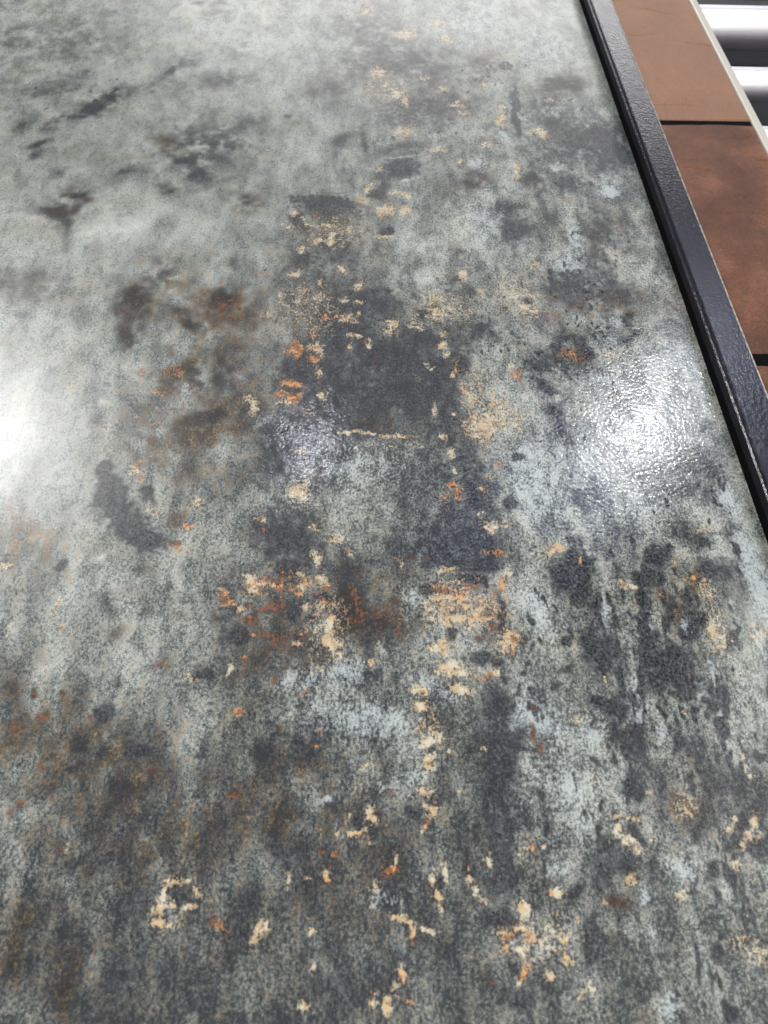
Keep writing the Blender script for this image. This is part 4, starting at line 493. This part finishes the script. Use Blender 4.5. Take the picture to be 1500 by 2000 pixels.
k 106 891 4.0 1.8 89 85;k 130 521 1.2 0.8 94 69;k 133 541 1.4 1.0 89 88;k 140 518 1.9 0.9 90 78;k 114 567 2.3 1.0 78 82;k 122 535 1.5 1.1 93 91
k 128 514 1.7 0.9 93 59;k 112 495 3.1 1.6 83 55;k 108 516 2.7 1.5 87 57;k 149 550 3.0 1.7 89 81;k 109 509 2.5 1.3 86 85;k 131 519 2.8 1.7 83 90
k 143 500 1.6 1.3 80 93;k 113 530 1.8 1.4 85 77;k 127 529 1.8 1.4 101 90;k 127 559 2.6 1.2 93 72;k 150 516 2.8 1.3 94 81;k 126 495 1.0 0.8 91 76
k 121 513 3.4 1.7 96 71;k 137 490 3.5 2.0 93 71;k 144 493 2.8 1.7 96 62;k 161 575 2.3 1.2 89 59;k 133 508 2.2 1.8 78 59;k 154 502 3.0 1.7 102 56
k 132 516 2.1 1.3 79 73;k 155 473 2.8 1.6 97 71;k 172 446 2.1 1.7 88 88;k 166 473 3.9 1.8 91 92;k 161 500 3.2 1.5 90 69;k 181 478 1.9 1.3 84 56
k 150 462 1.7 1.0 83 55;k 178 471 2.5 1.6 83 94;k 157 478 1.9 1.6 84 91;k 164 473 2.5 2.0 79 58;k 192 468 2.1 1.0 93 75;k 168 470 2.6 1.6 91 68
k 171 488 3.8 1.8 74 82;k 160 475 2.5 1.2 96 74;k 146 474 1.3 0.8 79 65;k 197 393 1.3 1.0 84 65;k 177 375 1.8 1.4 91 87;k 169 453 3.5 2.0 105 74
k 195 426 3.3 1.6 94 75;k 178 399 2.7 1.2 92 81;k 179 360 3.4 1.8 78 94;k 176 389 3.0 1.5 96 81;k 164 398 1.7 1.4 99 71;k 161 350 1.9 0.8 90 90
k 185 391 1.7 1.1 89 84;k 193 397 3.9 1.9 82 92;k 192 390 1.7 1.3 83 63;k 164 395 2.7 1.5 92 66;k 156 390 1.7 1.0 90 67;k 170 398 3.5 1.7 78 94
k 166 377 3.1 1.5 84 83;k 181 343 3.9 2.0 88 85;k 165 394 1.7 1.0 81 61;k 194 402 1.1 0.9 79 94;k 183 344 2.0 1.3 95 68;k 303 365 2.7 1.7 81 92
k 294 350 4.3 2.0 88 84;k 297 348 3.7 1.5 81 85;k 295 320 1.8 0.9 95 69;k 304 365 2.0 0.8 81 76;k 277 347 3.9 1.4 94 68;k 282 339 4.8 1.7 92 66
k 280 338 2.8 1.7 83 81;k 277 346 2.2 1.2 82 93;k 276 330 2.2 1.0 99 67;k 288 348 1.9 1.2 90 60;k 288 344 2.6 1.1 78 82;k 289 333 5.1 2.0 94 61
k 292 330 3.1 1.6 94 64;k -302 910 2.5 1.3 87 89;k -282 905 1.4 1.1 96 81;k -350 932 2.4 1.9 105 70;k -287 933 1.3 1.0 86 60;k -337 922 2.3 1.7 90 74
k -276 912 2.5 2.0 90 91;k -299 923 1.8 1.2 85 78;k -318 922 2.0 1.6 77 85;k -295 895 3.0 1.7 88 74;k -296 891 2.4 1.9 86 86;k -252 896 1.7 1.0 84 74
k -293 895 1.7 1.4 92 85;k -344 876 2.6 2.1 101 80;k -274 915 2.3 1.9 84 78;k -354 932 2.7 1.7 88 65;k -369 918 2.1 1.4 80 87;k -321 917 1.3 0.8 92 80
k -298 903 1.2 1.0 89 87;k -377 928 1.8 1.1 77 55;k -359 922 1.2 0.8 97 79;k -281 909 2.3 1.9 97 85;k -329 929 1.7 1.3 104 75;k -311 891 1.4 1.1 87 62
k -273 969 1.4 0.9 99 89;k -276 940 3.6 1.9 100 75;k -246 908 2.0 1.5 101 60;k -1 531 1.5 0.9 92 89;k 14 571 3.3 1.8 93 60;k 27 500 1.2 0.8 101 71
k 2 561 1.0 0.8 98 71;k -28 504 2.3 1.5 80 82;k 33 543 1.7 1.4 90 79;k 3 575 1.2 0.9 87 59;k 27 523 2.0 1.6 96 68;k -22 537 1.7 1.2 98 80
k 40 563 1.0 0.8 90 74;k 18 563 1.5 0.9 72 77;k -9 516 2.4 1.9 95 72;k 6 548 1.3 1.1 93 72;k 7 559 2.4 1.9 91 63;k 38 545 2.1 1.6 83 91
k -2 526 1.5 1.2 82 94;k 1 574 3.4 2.0 91 73;k 23 574 3.7 2.0 91 92;k -60 573 4.2 1.9 96 88;k -34 511 2.8 1.5 90 72;k -117 602 1.3 1.0 94 71
k -36 538 1.1 0.9 86 82;k -37 589 2.9 1.6 92 60;k -81 602 2.2 1.4 78 83;k -73 589 1.4 1.1 71 90;k -34 547 3.2 2.0 94 64;k -67 514 1.9 1.5 86 65
k -69 534 3.2 1.6 89 88;k -65 543 2.4 1.9 97 64;k -49 565 2.2 1.3 110 95;k -57 584 2.3 1.5 94 79;k -48 592 3.9 2.0 92 80;k 130 210 2.6 1.0 86 82
k 122 191 2.2 1.2 87 63;k 118 166 4.0 1.4 82 91;k 129 210 4.3 1.7 82 60;k 121 175 4.1 1.2 94 79;k 126 229 5.6 2.0 101 73;k 110 217 5.2 1.8 89 84
k 118 213 6.0 2.1 95 69;k 111 202 5.9 1.9 89 63;k 104 188 4.0 2.0 97 87;k 120 161 6.4 1.9 85 69;k 124 206 3.1 1.3 89 69;k 124 205 3.6 1.2 97 60
k 113 178 3.1 1.4 92 86;k 112 542 1.7 1.4 94 55;k 157 600 2.1 1.7 81 71;k 92 575 2.3 1.4 98 90;k 120 494 2.1 1.6 103 83;k 99 519 2.0 1.2 93 90
k 105 505 1.0 0.8 102 72;k 149 566 2.8 1.5 99 86;k 122 538 2.2 1.4 90 91;k 88 482 3.4 1.9 108 67;k 120 501 1.3 0.8 78 63;k 86 509 2.6 1.9 84 86
k 154 536 1.2 0.9 82 87;k 109 506 1.6 1.2 82 83;k 130 533 2.8 1.9 93 84;k 91 515 1.6 1.3 99 80;k 95 472 1.9 1.5 81 75"""
# Survey of the overall tone, far haze and near dimness baked in: centre (mm), half-lengths (mm), angle, tone
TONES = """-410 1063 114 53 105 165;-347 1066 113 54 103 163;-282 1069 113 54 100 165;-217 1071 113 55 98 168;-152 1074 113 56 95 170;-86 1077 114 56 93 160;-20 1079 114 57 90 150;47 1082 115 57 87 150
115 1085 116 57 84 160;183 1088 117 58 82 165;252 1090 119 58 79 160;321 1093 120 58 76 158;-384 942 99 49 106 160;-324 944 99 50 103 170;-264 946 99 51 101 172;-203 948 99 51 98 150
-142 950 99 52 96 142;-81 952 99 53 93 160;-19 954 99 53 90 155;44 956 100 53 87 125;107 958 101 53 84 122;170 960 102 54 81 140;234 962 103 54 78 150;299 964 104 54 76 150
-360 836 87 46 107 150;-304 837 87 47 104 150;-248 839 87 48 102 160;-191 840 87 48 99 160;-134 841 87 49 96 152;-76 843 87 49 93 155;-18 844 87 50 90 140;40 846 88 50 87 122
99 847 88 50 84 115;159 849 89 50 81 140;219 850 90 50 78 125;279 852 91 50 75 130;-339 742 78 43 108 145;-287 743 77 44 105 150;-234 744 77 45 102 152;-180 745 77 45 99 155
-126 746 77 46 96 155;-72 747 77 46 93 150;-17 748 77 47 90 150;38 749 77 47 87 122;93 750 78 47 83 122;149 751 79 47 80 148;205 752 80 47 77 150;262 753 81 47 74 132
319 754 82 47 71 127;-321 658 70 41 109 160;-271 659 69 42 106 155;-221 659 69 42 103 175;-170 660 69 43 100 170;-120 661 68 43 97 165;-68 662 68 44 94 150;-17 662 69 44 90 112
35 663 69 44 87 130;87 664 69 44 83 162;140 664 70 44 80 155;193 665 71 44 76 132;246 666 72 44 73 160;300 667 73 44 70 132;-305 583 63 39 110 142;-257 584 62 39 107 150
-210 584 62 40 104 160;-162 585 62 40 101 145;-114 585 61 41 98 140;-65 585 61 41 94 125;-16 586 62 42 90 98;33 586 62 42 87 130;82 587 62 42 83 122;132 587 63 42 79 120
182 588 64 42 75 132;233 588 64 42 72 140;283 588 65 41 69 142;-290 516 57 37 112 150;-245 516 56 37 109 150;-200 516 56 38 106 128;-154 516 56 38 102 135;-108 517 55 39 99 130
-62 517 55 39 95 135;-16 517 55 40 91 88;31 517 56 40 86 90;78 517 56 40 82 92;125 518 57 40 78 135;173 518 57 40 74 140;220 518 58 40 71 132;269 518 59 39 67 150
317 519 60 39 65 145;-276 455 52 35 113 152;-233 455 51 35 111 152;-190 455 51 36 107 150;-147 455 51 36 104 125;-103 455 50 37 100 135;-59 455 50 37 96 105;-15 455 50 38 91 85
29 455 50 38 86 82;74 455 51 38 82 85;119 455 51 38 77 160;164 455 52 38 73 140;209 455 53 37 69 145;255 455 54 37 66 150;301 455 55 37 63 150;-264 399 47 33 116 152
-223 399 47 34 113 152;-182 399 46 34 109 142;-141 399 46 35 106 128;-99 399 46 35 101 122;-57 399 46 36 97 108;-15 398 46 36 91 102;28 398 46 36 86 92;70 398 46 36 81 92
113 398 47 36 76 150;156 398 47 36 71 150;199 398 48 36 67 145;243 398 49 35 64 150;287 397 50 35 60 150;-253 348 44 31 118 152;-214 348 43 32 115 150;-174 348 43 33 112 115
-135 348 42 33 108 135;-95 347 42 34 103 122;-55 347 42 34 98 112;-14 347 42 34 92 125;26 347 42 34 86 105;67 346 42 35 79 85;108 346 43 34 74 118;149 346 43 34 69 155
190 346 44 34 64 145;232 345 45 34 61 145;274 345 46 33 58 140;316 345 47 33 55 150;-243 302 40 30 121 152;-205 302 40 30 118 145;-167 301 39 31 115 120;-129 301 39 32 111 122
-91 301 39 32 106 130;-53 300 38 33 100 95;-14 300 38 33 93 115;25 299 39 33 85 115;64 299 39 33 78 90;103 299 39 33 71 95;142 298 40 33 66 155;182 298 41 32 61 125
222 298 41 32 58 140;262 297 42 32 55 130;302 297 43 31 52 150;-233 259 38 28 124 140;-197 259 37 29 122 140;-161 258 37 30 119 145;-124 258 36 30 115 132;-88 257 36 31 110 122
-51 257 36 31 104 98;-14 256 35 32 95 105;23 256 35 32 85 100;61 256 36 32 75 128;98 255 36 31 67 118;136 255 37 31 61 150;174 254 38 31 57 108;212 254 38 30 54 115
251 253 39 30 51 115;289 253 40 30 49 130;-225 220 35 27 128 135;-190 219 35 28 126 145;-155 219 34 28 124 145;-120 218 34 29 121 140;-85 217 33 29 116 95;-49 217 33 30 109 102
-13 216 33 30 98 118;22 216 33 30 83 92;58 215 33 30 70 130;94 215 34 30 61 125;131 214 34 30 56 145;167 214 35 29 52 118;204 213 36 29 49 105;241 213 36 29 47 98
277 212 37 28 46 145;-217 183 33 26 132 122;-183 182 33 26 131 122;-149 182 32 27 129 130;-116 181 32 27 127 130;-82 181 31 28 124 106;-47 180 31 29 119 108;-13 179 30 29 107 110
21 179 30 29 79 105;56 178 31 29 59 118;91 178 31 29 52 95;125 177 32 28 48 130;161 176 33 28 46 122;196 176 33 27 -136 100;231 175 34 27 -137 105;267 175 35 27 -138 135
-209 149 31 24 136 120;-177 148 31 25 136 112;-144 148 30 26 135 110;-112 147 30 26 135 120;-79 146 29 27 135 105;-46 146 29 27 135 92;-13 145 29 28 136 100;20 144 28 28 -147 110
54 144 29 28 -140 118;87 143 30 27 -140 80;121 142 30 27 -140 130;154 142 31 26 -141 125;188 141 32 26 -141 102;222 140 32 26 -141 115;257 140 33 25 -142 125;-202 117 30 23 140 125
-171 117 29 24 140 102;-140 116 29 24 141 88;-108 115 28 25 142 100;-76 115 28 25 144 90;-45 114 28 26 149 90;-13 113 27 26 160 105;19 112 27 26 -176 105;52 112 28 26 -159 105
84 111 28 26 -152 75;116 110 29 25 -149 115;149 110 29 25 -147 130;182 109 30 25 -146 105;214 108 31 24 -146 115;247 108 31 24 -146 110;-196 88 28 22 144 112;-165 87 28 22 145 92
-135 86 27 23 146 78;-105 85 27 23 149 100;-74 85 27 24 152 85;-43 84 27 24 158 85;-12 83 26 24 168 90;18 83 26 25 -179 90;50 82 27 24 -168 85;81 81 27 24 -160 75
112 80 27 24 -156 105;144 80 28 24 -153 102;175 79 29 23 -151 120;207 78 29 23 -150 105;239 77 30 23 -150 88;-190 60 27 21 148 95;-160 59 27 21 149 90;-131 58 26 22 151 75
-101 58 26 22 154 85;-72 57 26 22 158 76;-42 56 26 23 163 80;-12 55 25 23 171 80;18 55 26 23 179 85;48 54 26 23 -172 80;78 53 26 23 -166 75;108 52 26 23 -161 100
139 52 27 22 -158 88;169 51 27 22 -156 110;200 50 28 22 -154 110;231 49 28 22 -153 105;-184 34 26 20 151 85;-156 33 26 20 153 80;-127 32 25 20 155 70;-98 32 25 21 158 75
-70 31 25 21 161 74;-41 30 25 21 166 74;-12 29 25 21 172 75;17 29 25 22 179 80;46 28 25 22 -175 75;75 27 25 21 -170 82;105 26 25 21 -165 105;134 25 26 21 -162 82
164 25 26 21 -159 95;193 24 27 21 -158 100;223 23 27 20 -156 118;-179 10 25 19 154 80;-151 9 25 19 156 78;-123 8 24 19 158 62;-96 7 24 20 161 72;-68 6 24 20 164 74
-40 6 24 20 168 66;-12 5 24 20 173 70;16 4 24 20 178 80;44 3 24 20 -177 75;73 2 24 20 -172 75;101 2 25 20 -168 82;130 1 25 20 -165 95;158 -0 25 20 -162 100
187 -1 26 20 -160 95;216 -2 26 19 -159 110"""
SX = 0.3205
def spaced(segs):
    out = []
    for a, b, d in segs: out += list(np.arange(a, b, d))
    return np.array(out + [segs[-1][1]])
xs = spaced([(-1.3, -0.5, 0.05), (-0.5, -0.24, 0.002), (-0.24, SX - 1e-6, 0.00125)]); xs[-1] = SX
ys = spaced([(-0.35, -0.04, 0.02), (-0.04, 0.5, 0.00125), (0.5, 1.25, 0.0022), (1.25, 2.2, 0.05)])
nx, ny = len(xs), len(ys)
GX, GY = np.meshgrid(xs, ys)
ch = {k: np.zeros((ny, nx), np.float32) for k in 'Lkcgworbs'}

def window(cx, cy, a, b, ang, cut):
    R_ = max(a, b)*cut+0.008
    i0, i1 = np.searchsorted(xs, [cx-R_, cx+R_]); j0, j1 = np.searchsorted(ys, [cy-R_, cy+R_])
    if i1 <= i0 or j1 <= j0: return None
    sl = (slice(j0, j1), slice(i0, i1)); dx, dy = WX[sl]-cx, WY[sl]-cy
    ca, sa = math.cos(ang), math.sin(ang)
    return sl, ((dx*ca+dy*sa)/a)**2 + ((dy*ca-dx*sa)/b)**2

# the outlines of the print wander: displace the survey by a few millimetres of smooth noise
rng = np.random.RandomState(7)
def vnoise(cell):
    i, j = int(4/cell)+3, int(4/cell)+3
    tab = rng.rand(j, i).astype(np.float32)
    u, v = (GX+1.5)/cell, (GY+0.5)/cell
    iu, iv = u.astype(int), v.astype(int); fu, fv = u-iu, v-iv
    fu, fv = fu*fu*(3-2*fu), fv*fv*(3-2*fv)
    return (tab[iv, iu]*(1-fu)+tab[iv, iu+1]*fu)*(1-fv)+(tab[iv+1, iu]*(1-fu)+tab[iv+1, iu+1]*fu)*fv-0.5
amps = ((0.05, 0.006), (0.016, 0.005), (0.007, 0.0036), (0.0035, 0.0022))
WX = GX + sum(a*vnoise(c) for c, a in amps); WY = GY + sum(a*vnoise(c) for c, a in amps)

fray = np.clip(0.85 + 1.5*vnoise(0.022) + 1.1*vnoise(0.009) + 0.9*vnoise(0.0045), 0.05, 1.7)

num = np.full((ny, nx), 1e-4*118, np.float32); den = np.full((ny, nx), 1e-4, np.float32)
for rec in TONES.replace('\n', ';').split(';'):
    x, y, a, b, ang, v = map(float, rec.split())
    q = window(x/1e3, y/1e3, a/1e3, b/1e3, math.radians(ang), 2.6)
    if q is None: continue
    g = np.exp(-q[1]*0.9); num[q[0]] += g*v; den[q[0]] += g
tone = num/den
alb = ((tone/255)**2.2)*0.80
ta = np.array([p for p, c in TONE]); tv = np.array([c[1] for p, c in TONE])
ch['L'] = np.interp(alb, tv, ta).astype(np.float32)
for rec in STAINS.replace('\n', ';').split(';'):
    t, *v = rec.split(); x, y, a, b, ang, s = map(float, v); s /= 100
    q = window(x/1e3, y/1e3, max(a, 1.1)/1e3, max(b, 1.1)/1e3, math.radians(ang), 4.2 if t in 'wo' else 2.3)
    if q is None: continue
    sl, r2 = q
    if t in 'dp':
        ch['L'][sl] += (-0.36 if t == 'd' else 0.24)*s*np.exp(-r2**1.2*0.7)*fray[sl]
        if t == 'd': ch['k'][sl] = np.maximum(ch['k'][sl], 0.38*s*np.exp(-r2**1.3*.8)*np.minimum(fray[sl], 1.25))
    elif t in 'cbgs':
        g = s*np.exp(-r2*0.8)*(fray[sl] if t == 'b' else 1); ch[t][sl] = 1-(1-ch[t][sl])*(1-np.clip(g, 0, 1))
    else:
        ch[t][sl] = np.maximum(ch[t][sl], s*np.exp(-(r2**1.2)*0.75))
        if t in 'wo':                       # crumbs scattered round each crusty spot
            ch[t][sl] = np.maximum(ch[t][sl], 0.30*min(s, 1)*np.exp(-r2/6))
ch['L'] -= 0.10*ch['b']
kk = np.clip((ch['k']-0.82)/0.15, 0, 1)
for t in 'wor': ch[t] *= 1-0.75*kk
ch['g'] = np.clip(ch['g'] + 0.25*np.clip(ch['k'], 0, 1), 0, 1)
ch['L'] = np.clip(ch['L'], 0.22, 0.92)

TH = 0.012
V = np.zeros((ny*nx+8, 3), np.float32); V[:ny*nx, 0] = GX.ravel(); V[:ny*nx, 1] = GY.ravel()
nb = ny*nx
for q, (x, y) in enumerate(((xs[0], ys[0]), (xs[-1], ys[0]), (xs[-1], ys[-1]), (xs[0], ys[-1]))):
    V[nb+q] = (x, y, -TH); V[nb+4+q] = (x, y, 0)
idx = np.arange(ny*nx).reshape(ny, nx)
quads = np.stack([idx[:-1, :-1], idx[:-1, 1:], idx[1:, 1:], idx[1:, :-1]], -1).reshape(-1, 4)
extra = np.array([[nb+3, nb+2, nb+1, nb], [nb, nb+1, nb+5, nb+4], [nb+1, nb+2, nb+6, nb+5], [nb+2, nb+3, nb+7, nb+6], [nb+3, nb, nb+4, nb+7]])
quads = np.concatenate([quads, extra]).astype(np.int32)
me = bpy.data.meshes.new("stone_slab")
me.vertices.add(len(V)); me.vertices.foreach_set('co', V.ravel())
me.loops.add(quads.size); me.loops.foreach_set('vertex_index', quads.ravel())
me.polygons.add(len(quads)); me.polygons.foreach_set('loop_start', np.arange(0, quads.size, 4, dtype=np.int32))
me.update(calc_edges=True)
for name, keys in (("tone", 'Lkcg'), ("stain", 'worb'), ("calm", 's')):
    at = me.attributes.new(name, 'FLOAT_COLOR', 'POINT')
    d = np.zeros((len(V), 4), np.float32); d[:, 0] = 0.4
    for q, k in enumerate(keys): d[:nb, q] = ch[k].ravel()
    at.data.foreach_set('color', d.ravel())
me.materials.append(M_SLAB)
slab = bpy.data.objects.new("stone_slab", me); col.objects.link(slab)
tag(slab, "large weathered grey green stone slab stained with rust, cream and charcoal patches", "slab")

# ------------------------------------------------------------------ black frame bar along the slab
FX0, FX1, FZ = SX + 0.0004, 0.3514, 0.020
fr = tag(empty("metal_frame", (0, 0, 0)), "black powder coated metal bar framing the long edge of the stone slab", "frame")
prof = [(FX0, -0.09), (FX0, FZ-0.0045), (FX0+0.0004, FZ-0.0036), (FX0+0.0018, FZ-0.0026), (FX0+0.0022, FZ-0.0012), (FX0+0.0030, FZ-0.0003), (FX0+0.0042, FZ),
        (FX1-0.0016, FZ), (FX1-0.0010, FZ-0.0004), (FX1-0.0010, -0.09)]
V_, F_ = extrude_y(prof, -0.3, 2.2); bar = obj("bar", V_, [tuple(reversed(f)) for f in F_], M_FRAME, fr)
bar.data.materials.append(M_SIDE); bar.data.polygons[0].material_index = 1
V_, F_ = extrude_y([(SX-0.0006, 0.0002), (SX-0.0002, 0.0072), (SX+0.0002, 0.0080), (SX+0.00035, 0.0080), (SX+0.00035, 0.0002)], -0.3, 2.2)
obj("gap_shade_strip", V_, [tuple(reversed(f)) for f in F_], M_GAP, fr)  # black strip added for the shaded gap beside the bar
prof = [(FX1-0.0009, FZ-0.004), (FX1-0.0009, FZ-0.0001), (FX1-0.0004, FZ+0.0003), (FX1+0.0003, FZ+0.0001), (FX1+0.0007, FZ-0.0008), (FX1+0.0007, FZ-0.004)]
V_, F_ = extrude_y(prof, -0.3, 2.2); obj("edge_bead", V_, [tuple(reversed(f)) for f in F_], M_WORN, fr)

# ------------------------------------------------------------------ rack with the brown tiles
TZ, TX0, TX1 = 0.012, 0.3526, 0.4664
rack = tag(empty("tile_rack", (0.41, 0.8, -0.09)), "black tile rack with a cream edge strip holding the row of brown tiles", "rack")
def local(V, o): return [(x-o.location.x, y-o.location.y, z-o.location.z) for x, y, z in V]
V_, F_ = extrude_y([(0.3525, -0.0899), (0.3525, 0.0006), (0.4666, 0.0006), (0.4666, -0.0899)], -0.2, 2.1)
obj("tray", local(V_, rack), [tuple(reversed(f)) for f in F_], M_TRAY, rack)
V_, F_ = extrude_y([(0.4668, -0.0899), (0.4668, TZ-0.0006), (0.4676, TZ+0.0002), (0.4690, TZ+0.0004), (0.4784, TZ-0.0022), (0.4800, TZ-0.0042), (0.4803, -0.0899)], -0.2, 2.1)
obj("edge_strip", local(V_, rack), [tuple(reversed(f)) for f in F_], M_CREAM, rack)

for ya, yb in ((0.8425, 0.8530), (0.4670, 0.4820)):
    V_, F_ = extrude_y([(0.3527, 0.0007), (0.3527, 0.0102), (0.4663, 0.0102), (0.4663, 0.0007)], ya+0.0004, yb-0.0004)
    obj("joint_strip", local(V_, rack), [tuple(reversed(f)) for f in F_], M_GAP, rack)  # black strip added to keep the gap between tiles dark

def make_tile(y0, y1, seed, label, mat=None):
    n1, n2 = 90, int((y1-y0)/0.0016); L_ = y1-y0; Wd = TX1-TX0
    V, F = [], []
    cracks = []
    rnd = random.Random(seed)
    for _ in range(6 if seed == 3 else 11):
        cracks.append((rnd.uniform(0, Wd), rnd.uniform(0.02, L_-0.02), rnd.uniform(0.015, 0.06), rnd.uniform(-0.35, 0.45), rnd.uniform(0.5, 1.0), rnd.uniform(0, 9)))
    for j in range(n2+1):
        for i in range(n1+1):
            x, y = Wd*i/n1, L_*j/n2
            p = Vector((x*13+seed, y*15, seed*1.7))
            h = 0.0010*mnoise.fractal(p, 0.9, 2.1, 6) + 0.0005*(1-abs(mnoise.noise(Vector((x*24+seed, y*30, 3.1)))))**4
            for cx, cy, ln, sl_, dp, ph in cracks:
                u = (x-cx)/ln
                if abs(u) < 1:
                    yc = cy + sl_*(x-cx) + 0.004*mnoise.noise(Vector((x*60, ph, 0)))+0.0016*mnoise.noise(Vector((x*240, ph, 2)))
                    dd = (y-yc)
                    f = (1-u*u)
                    h -= 0.0021*dp*f*math.exp(-(dd/0.0010)**2)
                    if 0 < dd < 0.02: h += 0.0007*dp*f*(1-dd/0.02)
            e = min(x, Wd-x, y, L_-y)
            h -= 0.0012*max(0, 1-e/0.0018)**2
            V.append((x, y, 0.0105+h))
    for j in range(n2):
        for i in range(n1):
            a = j*(n1+1)+i; F.append((a, a+1, a+n1+2, a+n1+1))
    rim = [i for i in range(n1+1)] + [(j+1)*(n1+1)+n1 for j in range(n2)] + [n2*(n1+1)+i for i in range(n1-1, -1, -1)] + [j*(n1+1) for j in range(n2-1, 0, -1)]
    b0 = len(V)
    for r in rim: V.append((V[r][0], V[r][1], 0))
    for q in range(len(rim)):
        q2 = (q+1) % len(rim); F.append((rim[q], b0+q, b0+q2, rim[q2]))
    F.append(tuple(reversed(range(b0, b0+len(rim)))))
    o = obj("brown_tile", V, F, mat or M_TILE, smooth=True); o.location = (TX0, y0, 0.0008)
    return tag(o, label, "tile", "brown slate textured tiles in a row")
make_tile(0.8530, 1.2130, 3, "brown tile with a painted pale sheen at the far end of the row, past the dark joint", tile_material(0.6))
make_tile(0.4820, 0.8425, 11, "reddish brown slate textured tile in the middle between the two dark joints")
make_tile(0.1060, 0.4670, 23, "dark brown tile at the near end, mostly hidden behind the black bar")

# ------------------------------------------------------------------ steel rollers beyond the tiles
def roller(y, z, r, label):
    ro = tag(empty("steel_roller", (0.495, y, z)), label, "roller", "steel rollers beside the tile rack")
    n, V, F = 48, [], []
    for x in (0.0, 0.9):
        for k in range(n):
            a = 2*math.pi*k/n; V.append((x, r*math.cos(a), r*math.sin(a)))
    for k in range(n): F.append((k, (k+1) % n, n+(k+1) % n, n+k))
    o = obj("tube", V, [tuple(reversed(f)) for f in F], M_STEEL, ro, True)
    for x0, s in ((-0.004, 1), (0.904, -1)):
        V, F = [], []
        for x, rr in ((0.0, r*0.55), (0.0, r*0.93), (0.004, r*0.985)):
            for k in range(n):
                a = 2*math.pi*k/n; V.append((x0+s*x, rr*math.cos(a), rr*math.sin(a)))
        for q in range(2):
            for k in range(n): F.append((q*n+k, q*n+(k+1) % n, (q+1)*n+(k+1) % n, (q+1)*n+k))
        F.append(tuple(range(n)))
        obj("end_cap", V, F, M_STEEL, ro, True)
    return ro
roller(1.335, -0.040, 0.026, "steel roller only just showing at the top edge behind the other rollers")
roller(1.170, -0.035, 0.028, "thickest bright steel roller at the top right, next to the palest tile")
roller(1.018, -0.035, 0.021, "thinner bright steel roller, second in view from the top right corner")
roller(0.880, -0.035, 0.021, "nearest steel roller, its end just showing beside the tile joint")
